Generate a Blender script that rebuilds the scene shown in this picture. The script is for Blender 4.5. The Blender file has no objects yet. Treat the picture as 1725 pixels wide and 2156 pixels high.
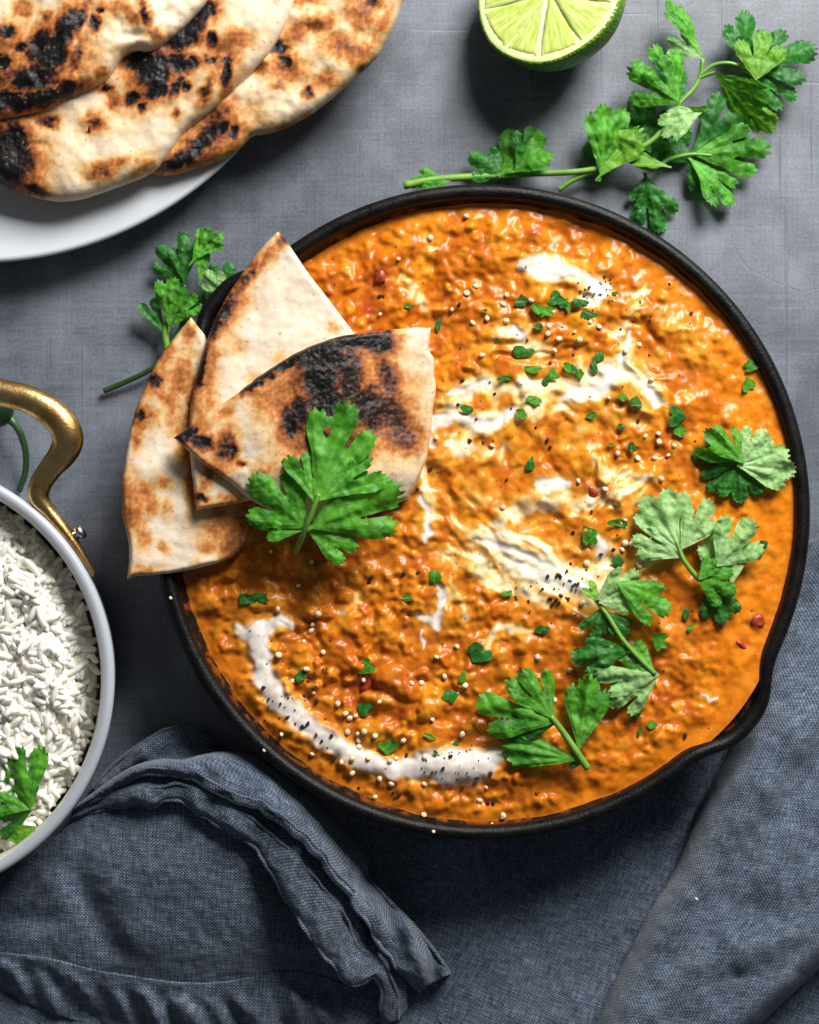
import bpy, math, random
import numpy as np
from mathutils import Vector, Matrix

random.seed(7)
sc = bpy.context.scene
COL = sc.collection
R = math.radians

# ------------------------------------------------------------------ camera, world, light, exposure
H = 0.85            # camera height above the table
ZR = 0.048          # height of the skillet rim
KP = 0.000188       # metres per unit of the layout grid (1725 x 2156) at rim height
cam_d = bpy.data.cameras.new('camera')
cam = bpy.data.objects.new('camera', cam_d)
COL.objects.link(cam)
cam.location = (0, 0, H)
cam.rotation_euler = (0, 0, 0)
cam_d.sensor_fit = 'HORIZONTAL'
cam_d.sensor_width = 36
cam_d.lens = 36 * (H - ZR) / (1725 * KP)
cam_d.clip_start = 0.02
cam_d.clip_end = 50
sc.camera = cam
cam_d.dof.use_dof = True
cam_d.dof.focus_distance = H - 0.045
cam_d.dof.aperture_fstop = 11.0

world = bpy.data.worlds.new('World')
sc.world = world
world.use_nodes = True
bg = world.node_tree.nodes['Background']
bg.inputs[0].default_value = (0.80, 0.90, 1.0, 1)
bg.inputs[1].default_value = 0.09

def area(name, loc, target, size, power, color=(1, 1, 1), size_y=None):
    d = bpy.data.lights.new(name, 'AREA')
    d.energy = power
    d.color = color
    d.size = size
    if size_y:
        d.shape = 'RECTANGLE'
        d.size_y = size_y
    o = bpy.data.objects.new(name, d)
    COL.objects.link(o)
    o.location = loc
    o.rotation_euler = (Vector(target) - Vector(loc)).to_track_quat('-Z', 'Y').to_euler()
    return o

area('window_light', (0.42, 0.84, 0.72), (0.03, 0.02, 0.0), 0.46, 29.0, (1.0, 0.985, 0.96), 0.50)

sc.view_settings.view_transform = 'Standard'
sc.view_settings.look = 'None'
sc.view_settings.exposure = 0.0
sc.view_settings.gamma = 1.0
sc.view_settings.use_curve_mapping = False
sc.cycles.use_denoising = True
sc.cycles.max_bounces = 8
sc.cycles.transparent_max_bounces = 8

# ------------------------------------------------------------------ helpers
def P(x, y, z):
    """layout grid (x right, y down) at height z -> world point(s)"""
    x = np.asarray(x, float); y = np.asarray(y, float); z = np.asarray(z, float)
    s = KP * (H - z) / (H - ZR)
    return np.stack([(x - 862.5) * s, -(y - 1078.0) * s, z + 0 * x], -1)

def tag(o, label=None, cat=None, group=None, kind=None):
    if label: o['label'] = label
    if cat: o['category'] = cat
    if group: o['group'] = group
    if kind: o['kind'] = kind
    return o

def empty(name, loc=(0, 0, 0)):
    o = bpy.data.objects.new(name, None)
    o.empty_display_size = 0.01
    COL.objects.link(o)
    o.location = loc
    return o

def link(name, me, mat=None, parent=None):
    o = bpy.data.objects.new(name, me)
    COL.objects.link(o)
    if mat and not me.materials:
        me.materials.append(mat)
    if parent:
        o.parent = parent
        o.matrix_parent_inverse = Matrix.Translation(parent.location).inverted()
    return o

def make_mesh(name, verts, faces, smooth=True, attrs=None, colors=None, uv=None):
    """faces: (n,k) int array, or list of such arrays"""
    verts = np.asarray(verts, np.float32)
    if isinstance(faces, np.ndarray): faces = [faces]
    faces = [np.asarray(f, np.int32) for f in faces if len(f)]
    me = bpy.data.meshes.new(name)
    me.vertices.add(len(verts))
    me.vertices.foreach_set('co', verts.ravel())
    loops = np.concatenate([f.ravel() for f in faces])
    counts = np.concatenate([np.full(len(f), f.shape[1], np.int32) for f in faces])
    starts = np.concatenate([[0], np.cumsum(counts)[:-1]]).astype(np.int32)
    me.loops.add(len(loops))
    me.loops.foreach_set('vertex_index', loops)
    me.polygons.add(len(counts))
    me.polygons.foreach_set('loop_start', starts)
    me.update(calc_edges=True)
    me.polygons.foreach_set('use_smooth', np.full(len(counts), smooth, bool))
    for k, v in (attrs or {}).items():
        a = me.attributes.new(k, 'FLOAT', 'POINT')
        a.data.foreach_set('value', np.asarray(v, np.float32).ravel())
    for k, v in (colors or {}).items():
        a = me.attributes.new(k, 'FLOAT_COLOR', 'POINT')
        c = np.ones((len(verts), 4), np.float32); c[:, :3] = v
        a.data.foreach_set('color', c.ravel())
    if uv is not None:
        l = me.uv_layers.new(name='UVMap')
        l.data.foreach_set('uv', np.asarray(uv, np.float32)[loops].ravel())
    me.validate(clean_customdata=False)
    return me

_rng = np.random.RandomState(3)
_perm = np.tile(_rng.permutation(256), 3)
_grad = np.stack([np.cos(np.arange(256) * 2.399963), np.sin(np.arange(256) * 2.399963)], -1)
def noise(x, y, seed=0):
    x = np.asarray(x, float) + seed * 17.31; y = np.asarray(y, float) - seed * 9.73
    xi = np.floor(x).astype(int); yi = np.floor(y).astype(int)
    fx = x - xi; fy = y - yi
    u = fx**3 * (fx * (fx * 6 - 15) + 10); v = fy**3 * (fy * (fy * 6 - 15) + 10)
    def g(ix, iy, dx, dy):
        h = _perm[(_perm[ix & 255] + iy) & 255]
        return _grad[h, 0] * dx + _grad[h, 1] * dy
    a = g(xi, yi, fx, fy); b = g(xi + 1, yi, fx - 1, fy)
    c = g(xi, yi + 1, fx, fy - 1); d = g(xi + 1, yi + 1, fx - 1, fy - 1)
    return ((a * (1 - u) + b * u) * (1 - v) + (c * (1 - u) + d * u) * v) * 1.5
def fbm(x, y, oct=4, seed=0):
    s = 0; a = 1; t = 0
    for i in range(oct):
        s = s + a * noise(x * 2**i, y * 2**i, seed + i * 3); t += a; a *= 0.5
    return s / t
def sstep(a, b, x):
    t = np.clip((x - a) / (b - a), 0, 1)
    return t * t * (3 - 2 * t)

def catmull(pts, n, closed=False):
    """resample a polyline (k,d) as a smooth curve of n points, even in length"""
    p = np.asarray(pts, float)
    if closed:
        q = np.concatenate([p[-1:], p, p[:2]])
    else:
        q = np.concatenate([2 * p[:1] - p[1:2], p, 2 * p[-1:] - p[-2:-1]])
    out = []
    for i in range(1, len(q) - 2):
        t = np.linspace(0, 1, 24, endpoint=False)[:, None]
        a, b, c, d = q[i - 1], q[i], q[i + 1], q[i + 2]
        out.append(0.5 * (2 * b + (c - a) * t + (2 * a - 5 * b + 4 * c - d) * t**2 + (3 * b - a - 3 * c + d) * t**3))
    out.append(q[-2][None])
    o = np.concatenate(out)
    s = np.concatenate([[0], np.cumsum(np.linalg.norm(np.diff(o, axis=0), axis=1))])
    tt = np.linspace(0, s[-1], n + 1)[:-1] if closed else np.linspace(0, s[-1], n)
    return np.stack([np.interp(tt, s, o[:, k]) for k in range(o.shape[1])], -1)

def poly_dist(poly, X, Y):
    """inside flag, distance to outline, nearest outline point"""
    sh = X.shape; x = X.ravel(); y = Y.ravel()
    ins = np.zeros(x.shape, bool); best = np.full(x.shape, 1e18); nx = x.copy(); ny = y.copy()
    n = len(poly)
    for i in range(n):
        ax, ay = poly[i]; bx, by = poly[(i + 1) % n]
        if ay != by:
            c = ((ay > y) != (by > y)) & (x < (bx - ax) * (y - ay) / (by - ay) + ax)
            ins ^= c
        dx, dy = bx - ax, by - ay
        L = dx * dx + dy * dy
        if L < 1e-12: continue
        t = np.clip(((x - ax) * dx + (y - ay) * dy) / L, 0, 1)
        qx = ax + t * dx; qy = ay + t * dy
        dd = (x - qx)**2 + (y - qy)**2
        m = dd < best
        best[m] = dd[m]; nx[m] = qx[m]; ny[m] = qy[m]
    return ins.reshape(sh), np.sqrt(best).reshape(sh), nx.reshape(sh), ny.reshape(sh)

def grid_fill(poly, h):
    poly = np.asarray(poly, float)
    lo = poly.min(0) - h * 1.3; hi = poly.max(0) + h * 1.3
    xs = np.arange(lo[0], hi[0] + h, h); ys = np.arange(lo[1], hi[1] + h, h)
    X, Y = np.meshgrid(xs, ys)
    ins, d, nx, ny = poly_dist(poly, X, Y)
    keep = ins[:-1, :-1] | ins[1:, :-1] | ins[:-1, 1:] | ins[1:, 1:]
    idx = np.arange(X.size).reshape(X.shape)
    q = np.stack([idx[:-1, :-1], idx[:-1, 1:], idx[1:, 1:], idx[1:, :-1]], -1)[keep]
    X = np.where(ins, X, nx).ravel(); Y = np.where(ins, Y, ny).ravel(); d = np.where(ins, d, 0).ravel()
    used = np.unique(q)
    re = np.full(X.size, -1); re[used] = np.arange(len(used))
    return np.stack([X[used], Y[used]], -1), d[used], re[q][:, ::-1]   # y is down in the layout: flip the winding

def tube_arrays(pts, rad, seg=10, cap=True, flat=None):
    """pts (n,3) world, rad (n,) ; returns verts, [quads, tris]"""
    pts = np.asarray(pts, float); rad = np.broadcast_to(np.asarray(rad, float), (len(pts),))
    T = np.gradient(pts, axis=0); T /= np.linalg.norm(T, axis=1)[:, None] + 1e-12
    up = np.array([0.0, 0.0, 1.0])
    V = []
    a = np.arange(seg) * 2 * np.pi / seg
    for i in range(len(pts)):
        s = np.cross(T[i], up)
        if np.linalg.norm(s) < 1e-3: s = np.array([1.0, 0, 0])
        s /= np.linalg.norm(s); u = np.cross(s, T[i])
        fz = 1.0 if flat is None else (flat[i] if np.ndim(flat) else flat)
        V.append(pts[i] + rad[i] * (np.cos(a)[:, None] * s + fz * np.sin(a)[:, None] * u))
    V = np.concatenate(V)
    n = len(pts); Q = []
    for i in range(n - 1):
        for j in range(seg):
            j2 = (j + 1) % seg
            Q.append([i * seg + j, i * seg + j2, (i + 1) * seg + j2, (i + 1) * seg + j])
    F = [np.array(Q)]
    if cap:
        V = np.concatenate([V, pts[:1], pts[-1:]])
        c0, c1 = n * seg, n * seg + 1
        t = []
        for j in range(seg):
            j2 = (j + 1) % seg
            t.append([c0, j2, j]); t.append([c1, (n - 1) * seg + j, (n - 1) * seg + j2])
        F.append(np.array(t))
    return V, F

def tube(name, pts, rad, mat, parent=None, seg=10, cap=True, flat=None):
    V, F = tube_arrays(pts, rad, seg, cap, flat)
    return link(name, make_mesh(name, V, F), mat, parent)

def lathe_arrays(profile, seg, cx, cy, rfun=None, zfun=None):
    """profile list of (r,z) world metres; rfun(theta, r, i) etc."""
    th = np.arange(seg) * 2 * np.pi / seg
    V = []
    for i, (r, z) in enumerate(profile):
        rr = np.full(seg, r) if rfun is None else rfun(th, r, i)
        zz = np.full(seg, z) if zfun is None else zfun(th, z, i)
        V.append(np.stack([cx + rr * np.cos(th), cy + rr * np.sin(th), zz], -1))
    V = np.concatenate(V)
    j = np.arange(seg); j2 = (j + 1) % seg
    Q = [np.stack([i * seg + j, i * seg + j2, (i + 1) * seg + j2, (i + 1) * seg + j], -1) for i in range(len(profile) - 1)]
    return V, np.concatenate(Q)

# ------------------------------------------------------------------ materials
class NT:
    def __init__(s, name):
        s.m = bpy.data.materials.new(name); s.m.use_nodes = True
        s.t = s.m.node_tree; s.t.nodes.clear()
        s.out = s.t.nodes.new('ShaderNodeOutputMaterial')
    def n(s, typ, **kw):
        nd = s.t.nodes.new('ShaderNode' + typ)
        for k, v in kw.items():
            if k.startswith('_'): setattr(nd, k[1:], v)
            else: s.put(nd, k, v)
        return nd
    def put(s, nd, k, v):
        key = int(k[1:]) if k[0] == 'i' and k[1:].isdigit() else k.replace('__', ' ')
        inp = nd.inputs[key]
        if hasattr(v, 'is_output') or isinstance(v, bpy.types.NodeSocket): s.t.links.new(v, inp)
        else:
            if isinstance(v, (tuple, list)) and len(v) == 3 and inp.type == 'RGBA': v = (*v, 1)
            inp.default_value = v
    def coord(s, out='Object', scale=(1, 1, 1), rot=(0, 0, 0), loc=(0, 0, 0)):
        c = s.n('TexCoord')
        m = s.n('Mapping', Scale=scale, Rotation=rot, Location=loc)
        s.t.links.new(c.outputs[out], m.inputs[0])
        return m.outputs[0]
    def noise(s, vec, scale, detail=4, rough=0.55, dist=0.0, dims='3D'):
        n = s.n('TexNoise', _noise_dimensions=dims, Scale=scale, Detail=detail, Roughness=rough, Distortion=dist)
        s.t.links.new(vec, n.inputs['Vector'])
        return n.outputs['Fac']
    def ramp(s, fac, stops, interp='LINEAR'):
        r = s.n('ValToRGB'); r.color_ramp.interpolation = interp
        e = r.color_ramp.elements
        while len(e) < len(stops): e.new(0.5)
        for i, (p, c) in enumerate(stops):
            e[i].position = p
            e[i].color = (c, c, c, 1) if not isinstance(c, (tuple, list)) else (*c, 1)
        s.t.links.new(fac, r.inputs[0])
        return r.outputs[0]
    def math(s, op, a, b=0.0, c=0.0, clamp=False):
        m = s.n('Math', _operation=op, _use_clamp=clamp)
        for i, v in enumerate((a, b, c)): s.put(m, 'i%d' % i, v)
        return m.outputs[0]
    def mix(s, fac, a, b, blend='MIX'):
        m = s.n('Mix', _data_type='RGBA', _blend_type=blend)
        s.put(m, 'i0', fac); s.put(m, 'i6', a); s.put(m, 'i7', b)
        return m.outputs[2]
    def attr(s, name, out='Fac'):
        return s.n('Attribute', _attribute_name=name).outputs[out]
    def bump(s, height, strength=0.5, dist=0.001, normal=None):
        b = s.n('Bump', Strength=strength, Distance=dist)
        s.t.links.new(height, b.inputs['Height'])
        if normal is not None: s.t.links.new(normal, b.inputs['Normal'])
        return b.outputs[0]
    def bsdf(s, **kw):
        b = s.n('BsdfPrincipled')
        for k, v in kw.items(): s.put(b, k, v)
        return b
    def done(s, shader):
        s.t.links.new(shader if isinstance(shader, bpy.types.NodeSocket) else shader.outputs[0], s.out.inputs[0])
        return s.m

def m_table():
    t = NT('slate_table')
    v = t.coord('Object')
    big = t.noise(v, 7, 5, 0.6)
    mid = t.noise(v, 45, 5, 0.6)
    fine = t.noise(v, 900, 3, 0.7)
    lv = t.noise(t.coord('Object', (1500, 22, 1), (0, 0, R(3))), 1, 4, 0.65)
    lh = t.noise(t.coord('Object', (24, 1300, 1), (0, 0, R(-4))), 1, 4, 0.65)
    ld = t.noise(t.coord('Object', (30, 700, 1), (0, 0, R(38))), 1, 4, 0.7)
    # a few long scratches in wandering arcs
    wv = t.n('TexWave', _wave_type='RINGS', _rings_direction='Z', Scale=9.0, Distortion=6.0, Detail=4.0)
    t.put(wv, 'Detail Scale', 0.8)
    t.t.links.new(t.coord('Object', (1, 1, 1), (0, 0, 0), (-0.17, -0.12, 0)), wv.inputs[0])
    arc = t.ramp(wv.outputs['Fac'], [(0.0, 1.0), (0.002, 0.0)])
    arc = t.math('MULTIPLY', arc, t.ramp(t.noise(v, 14, 3), [(0.5, 0.0), (0.62, 1.0)]))
    g = t.math('ADD', t.math('MULTIPLY', lv, 0.22), t.math('MULTIPLY', lh, 0.05))
    g = t.math('ADD', g, t.math('MULTIPLY', ld, 0.20))
    g = t.math('ADD', g, t.math('MULTIPLY', fine, 0.40))
    g = t.math('ADD', g, t.math('MULTIPLY', big, 0.65))
    g = t.math('ADD', g, t.math('MULTIPLY', mid, 0.50))
    g = t.math('MULTIPLY', g, 0.5)
    col = t.ramp(g, [(0.36, (0.016, 0.019, 0.027)), (0.47, (0.070, 0.080, 0.102)), (0.60, (0.20, 0.222, 0.265))])
    sc_v = t.ramp(t.noise(t.coord('Object', (420, 6, 1), (0, 0, R(1.5))), 1, 2, 0.5), [(0.30, 1.0), (0.345, 0.0)])
    sc_h = t.ramp(t.noise(t.coord('Object', (7, 380, 1), (0, 0, R(-2))), 1, 2, 0.5), [(0.29, 1.0), (0.335, 0.0)])
    brk = t.ramp(t.noise(v, 22, 3, 0.6), [(0.46, 0.0), (0.62, 1.0)])
    brk2 = t.ramp(t.noise(t.coord('Object', (1, 1, 1), (0, 0, 0), (3, 5, 0)), 19, 3, 0.6), [(0.48, 0.0), (0.64, 1.0)])
    scr = t.math('MAXIMUM', t.math('MAXIMUM', t.math('MULTIPLY', sc_v, brk), t.math('MULTIPLY', sc_h, brk2)), t.math('MULTIPLY', arc, 0.2), clamp=True)
    col = t.mix(t.math('MULTIPLY', scr, 0.55), col, (0.030, 0.031, 0.036))
    rough = t.ramp(g, [(0.38, 0.50), (0.62, 0.38)])
    h = t.math('SUBTRACT', g, t.math('MULTIPLY', scr, 0.8))
    b = t.bsdf(Base__Color=col, Roughness=rough, Normal=t.bump(h, 0.25, 0.0006))
    b.inputs['Specular IOR Level'].default_value = 1.0
    return t.done(b)

def m_iron():
    t = NT('cast_iron')
    v = t.coord('Object')
    g = t.noise(v, 900, 3, 0.75)
    g2 = t.noise(v, 160, 3, 0.6)
    col = t.ramp(g2, [(0.35, (0.0035, 0.0033, 0.0034)), (0.7, (0.009, 0.008, 0.008))])
    h = t.math('ADD', t.math('MULTIPLY', g, 1.0), t.math('MULTIPLY', g2, 0.6))
    res = t.math('MULTIPLY', t.attr('wall'), t.ramp(t.noise(v, 130, 4, 0.65), [(0.50, 0.0), (0.60, 1.0)]))
    col = t.mix(t.math('MULTIPLY', res, 0.85), col, (0.20, 0.052, 0.007))
    b = t.bsdf(Base__Color=col, Roughness=t.math('ADD', 0.26, t.math('MULTIPLY', g2, 0.22)), Normal=t.bump(h, 0.34, 0.0009))
    b.inputs['Specular IOR Level'].default_value = 0.18
    return t.done(b)

def m_naan(name, pore=1.0, cream=(0.77, 0.62, 0.44)):
    t = NT(name)
    v = t.coord('Object')
    burn = t.attr('burn')
    n1 = t.noise(v, 260, 4, 0.65)
    n2 = t.noise(v, 1300, 3, 0.7)
    n3 = t.noise(v, 60, 3, 0.6)
    f = t.math('ADD', burn, t.math('MULTIPLY', t.math('SUBTRACT', n1, 0.5), 0.11))
    f = t.math('ADD', f, t.math('MULTIPLY', t.math('SUBTRACT', n2, 0.5), 0.10))
    f = t.math('ADD', f, t.math('MULTIPLY', t.math('SUBTRACT', n3, 0.5), 0.05), clamp=True)
    col = t.ramp(f, [(0.0, (cream[0] * 1.06, cream[1] * 1.08, cream[2] * 1.15)), (0.13, cream), (0.25, (0.68, 0.42, 0.18)), (0.38, (0.50, 0.175, 0.036)),
                     (0.53, (0.23, 0.065, 0.018)), (0.66, (0.040, 0.014, 0.008)), (0.80, (0.005, 0.0045, 0.005))])
    specks = t.ramp(t.noise(v, 520, 2, 0.5), [(0.66, 0.0), (0.72, 1.0)])
    col = t.mix(t.math('MULTIPLY', specks, 0.6 * pore), col, (0.30, 0.14, 0.05))
    rough = t.ramp(f, [(0.3, 0.72), (0.75, 0.42)])
    charred = t.ramp(f, [(0.5, 0.0), (0.8, 1.0)])
    h = t.math('ADD', t.math('MULTIPLY', n1, 0.7), t.math('MULTIPLY', n2, 0.35))
    h = t.math('ADD', h, t.math('MULTIPLY', t.math('MULTIPLY', charred, n2), 1.4))
    b = t.bsdf(Base__Color=col, Roughness=rough, Normal=t.bump(h, 0.22, 0.0010))
    b.inputs['Specular IOR Level'].default_value = 0.32
    b.inputs['Subsurface Weight'].default_value = 0.12
    b.inputs['Subsurface Radius'].default_value = (1, 0.5, 0.25)
    b.inputs['Subsurface Scale'].default_value = 0.002
    return t.done(b)

def m_curry():
    t = NT('dal_curry')
    v = t.coord('Object')
    col = t.attr('tint', 'Color')
    yog = t.attr('yog')
    n1 = t.noise(v, 420, 4, 0.65)
    n2 = t.noise(v, 140, 4, 0.6)
    keep = t.math('SUBTRACT', 1.0, yog, clamp=True)
    var = t.ramp(t.math('ADD', t.math('MULTIPLY', n1, 0.55), t.math('MULTIPLY', n2, 0.45)), [(0.36, (0.80, 0.68, 0.5)), (0.52, (1, 1, 1)), (0.66, (1.08, 1.18, 1.3))])
    col = t.mix(t.math('MULTIPLY', keep, 0.85), col, var, 'MULTIPLY')
    sp = t.ramp(t.noise(v, 620, 1, 0.5), [(0.735, 0.0), (0.765, 1.0)])
    col = t.mix(t.math('MULTIPLY', sp, 0.8), col, (0.06, 0.02, 0.008))
    h = t.math('ADD', t.math('MULTIPLY', n1, 0.5), t.math('MULTIPLY', n2, 0.7))
    h = t.math('MULTIPLY', h, t.math('ADD', t.math('MULTIPLY', keep, 0.97), 0.03))
    b = t.bsdf(Base__Color=col, Roughness=t.math('ADD', 0.20, t.math('MULTIPLY', n2, 0.18)), Normal=t.bump(h, 0.09, 0.0014))
    b.inputs['Subsurface Weight'].default_value = 0.05
    b.inputs['Subsurface Radius'].default_value = (1, 0.35, 0.08)
    b.inputs['Subsurface Scale'].default_value = 0.0016
    b.inputs['Specular IOR Level'].default_value = 0.27
    return t.done(b)

def m_leaf(name, c0, c1, vein, trans=0.28):
    t = NT(name)
    v = t.coord('Object')
    ve = t.attr('vein')
    n = t.noise(v, 130, 4, 0.6)
    n2 = t.noise(v, 700, 3, 0.6)
    col = t.ramp(t.math('ADD', t.math('MULTIPLY', n, 0.75), t.math('MULTIPLY', n2, 0.25)), [(0.38, c0), (0.60, c1)])
    col = t.mix(t.math('MULTIPLY', ve, 0.55), col, vein)
    h = t.math('ADD', t.math('MULTIPLY', ve, -0.9), t.math('MULTIPLY', n2, 0.35))
    nm = t.bump(h, 0.4, 0.0005)
    b = t.bsdf(Base__Color=col, Roughness=0.48, Normal=nm)
    b.inputs['Specular IOR Level'].default_value = 0.3
    tr = t.n('BsdfTranslucent', Color=t.mix(0.5, col, (0.22, 0.55, 0.03)), Normal=nm)
    mx = t.n('MixShader', i0=trans)
    t.t.links.new(b.outputs[0], mx.inputs[1]); t.t.links.new(tr.outputs[0], mx.inputs[2])
    return t.done(mx)

def m_plain(name, col, rough=0.5, metal=0.0, var=0.0, vscale=80, bump=0.0, bscale=400, sss=0.0, sssr=(1, 0.6, 0.3), ssss=0.002, spec=0.5, coat=0.0):
    t = NT(name)
    v = t.coord('Object')
    c = col
    if var:
        n = t.noise(v, vscale, 4, 0.6)
        c = t.ramp(n, [(0.3, tuple(max(0, x * (1 - var)) for x in col)), (0.7, tuple(min(1, x * (1 + var)) for x in col))])
    kw = dict(Base__Color=c, Roughness=rough, Metallic=metal)
    if bump: kw['Normal'] = t.bump(t.noise(v, bscale, 4, 0.6), bump, 0.001)
    b = t.bsdf(**kw)
    b.inputs['Specular IOR Level'].default_value = spec
    if coat: b.inputs['Coat Weight'].default_value = coat
    if sss:
        b.inputs['Subsurface Weight'].default_value = sss
        b.inputs['Subsurface Radius'].default_value = sssr
        b.inputs['Subsurface Scale'].default_value = ssss
    return t.done(b)

def m_linen():
    t = NT('blue_grey_linen')
    uvn = t.n('TexCoord').outputs['UV']
    # slight wander of the threads
    wob = t.n('TexNoise', Scale=90.0, Detail=2.0); t.t.links.new(uvn, wob.inputs['Vector'])
    off = t.n('VectorMath', _operation='SCALE', Scale=0.0007)
    sub = t.n('VectorMath', _operation='SUBTRACT'); t.t.links.new(wob.outputs['Color'], sub.inputs[0]); sub.inputs[1].default_value = (0.5, 0.5, 0.5)
    t.t.links.new(sub.outputs[0], off.inputs[0])
    add = t.n('VectorMath', _operation='ADD'); t.t.links.new(uvn, add.inputs[0]); t.t.links.new(off.outputs[0], add.inputs[1])
    sx = t.n('SeparateXYZ'); t.t.links.new(add.outputs[0], sx.inputs[0])
    per = 0.00140
    fu = 2 * math.pi / per
    su = t.math('SINE', t.math('MULTIPLY', sx.outputs[0], fu))
    sv = t.math('SINE', t.math('MULTIPLY', sx.outputs[1], fu))
    # plain weave: over and under swap from thread to thread
    w = t.math('MULTIPLY', su, sv)
    w2 = t.math('ADD', t.math('MULTIPLY', t.math('ABSOLUTE', su), 0.5), t.math('MULTIPLY', t.math('ABSOLUTE', sv), 0.5))
    slubu = t.n('TexNoise', Scale=1.0, Detail=3.0)
    mu = t.n('Mapping', Scale=(1300, 150, 1)); t.t.links.new(uvn, mu.inputs[0]); t.t.links.new(mu.outputs[0], slubu.inputs['Vector'])
    slubv = t.n('TexNoise', Scale=1.0, Detail=3.0)
    mv = t.n('Mapping', Scale=(150, 1300, 1)); t.t.links.new(uvn, mv.inputs[0]); t.t.links.new(mv.outputs[0], slubv.inputs['Vector'])
    sl = t.math('ADD', slubu.outputs['Fac'], slubv.outputs['Fac'])
    f = t.math('ADD', t.math('MULTIPLY', w, 0.24), t.math('MULTIPLY', w2, 0.08))
    f = t.math('ADD', f, t.math('MULTIPLY', t.math('SUBTRACT', sl, 1.0), 0.8))
    f = t.math('ADD', f, 0.44)
    wear = t.n('TexNoise', Scale=26.0, Detail=5.0); t.t.links.new(t.coord('Object'), wear.inputs['Vector'])
    f = t.math('ADD', f, t.math('MULTIPLY', t.math('SUBTRACT', wear.outputs['Fac'], 0.5), 0.35))
    col = t.ramp(f, [(0.14, (0.012, 0.017, 0.029)), (0.5, (0.074, 0.100, 0.148)), (0.88, (0.27, 0.325, 0.415))])
    hgt = t.math('ADD', t.math('MULTIPLY', w, 0.5), t.math('ADD', w2, t.math('MULTIPLY', sl, 0.6)))
    b = t.bsdf(Base__Color=col, Roughness=0.85, Normal=t.bump(hgt, 0.7, 0.0005))
    b.inputs['Specular IOR Level'].default_value = 0.25
    b.inputs['Sheen Weight'].default_value = 0.25
    b.inputs['Sheen Roughness'].default_value = 0.5
    return t.done(b)

def m_pulp():
    t = NT('lime_pulp')
    rad = t.attr('rad'); ang = t.attr('ang')
    cv = t.n('CombineXYZ'); t.put(cv, 'i0', t.math('MULTIPLY', ang, 17.0)); t.put(cv, 'i1', t.math('MULTIPLY', rad, 3.2))
    n = t.noise(cv.outputs[0], 1.0, 3, 0.6, 0.6)
    vo = t.n('TexVoronoi', Scale=1.0); t.t.links.new(cv.outputs[0], vo.inputs['Vector'])
    f = t.math('ADD', t.math('MULTIPLY', n, 0.6), t.math('MULTIPLY', vo.outputs['Distance'], 0.45))
    col = t.ramp(f, [(0.2, (0.33, 0.45, 0.045)), (0.5, (0.50, 0.60, 0.13)), (0.78, (0.70, 0.76, 0.34))])
    b = t.bsdf(Base__Color=col, Roughness=0.14, Normal=t.bump(f, 0.3, 0.0008))
    b.inputs['Subsurface Weight'].default_value = 0.25
    b.inputs['Subsurface Radius'].default_value = (0.8, 1, 0.3)
    b.inputs['Subsurface Scale'].default_value = 0.003
    b.inputs['Coat Weight'].default_value = 0.4
    return t.done(b)

def m_brass():
    t = NT('worn_brass')
    v = t.coord('Object')
    n = t.noise(v, 120, 5, 0.65); n2 = t.noise(v, 900, 3, 0.7)
    col = t.ramp(n, [(0.32, (0.36, 0.20, 0.06)), (0.5, (0.62, 0.40, 0.15)), (0.7, (0.80, 0.58, 0.28))])
    rough = t.ramp(n, [(0.3, 0.42), (0.7, 0.24)])
    b = t.bsdf(Base__Color=col, Roughness=rough, Metallic=1.0, Normal=t.bump(t.math('ADD', n, t.math('MULTIPLY', n2, 0.3)), 0.3, 0.0012))
    return t.done(b)

def m_rind():
    t = NT('lime_rind')
    v = t.coord('Object')
    vo = t.n('TexVoronoi', Scale=620.0); t.t.links.new(v, vo.inputs['Vector'])
    n = t.noise(v, 50, 4, 0.6)
    col = t.ramp(n, [(0.3, (0.055, 0.15, 0.008)), (0.6, (0.14, 0.29, 0.018)), (0.8, (0.24, 0.38, 0.03))])
    b = t.bsdf(Base__Color=col, Roughness=0.33, Normal=t.bump(vo.outputs['Distance'], 0.55, 0.0008))
    return t.done(b)

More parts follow.
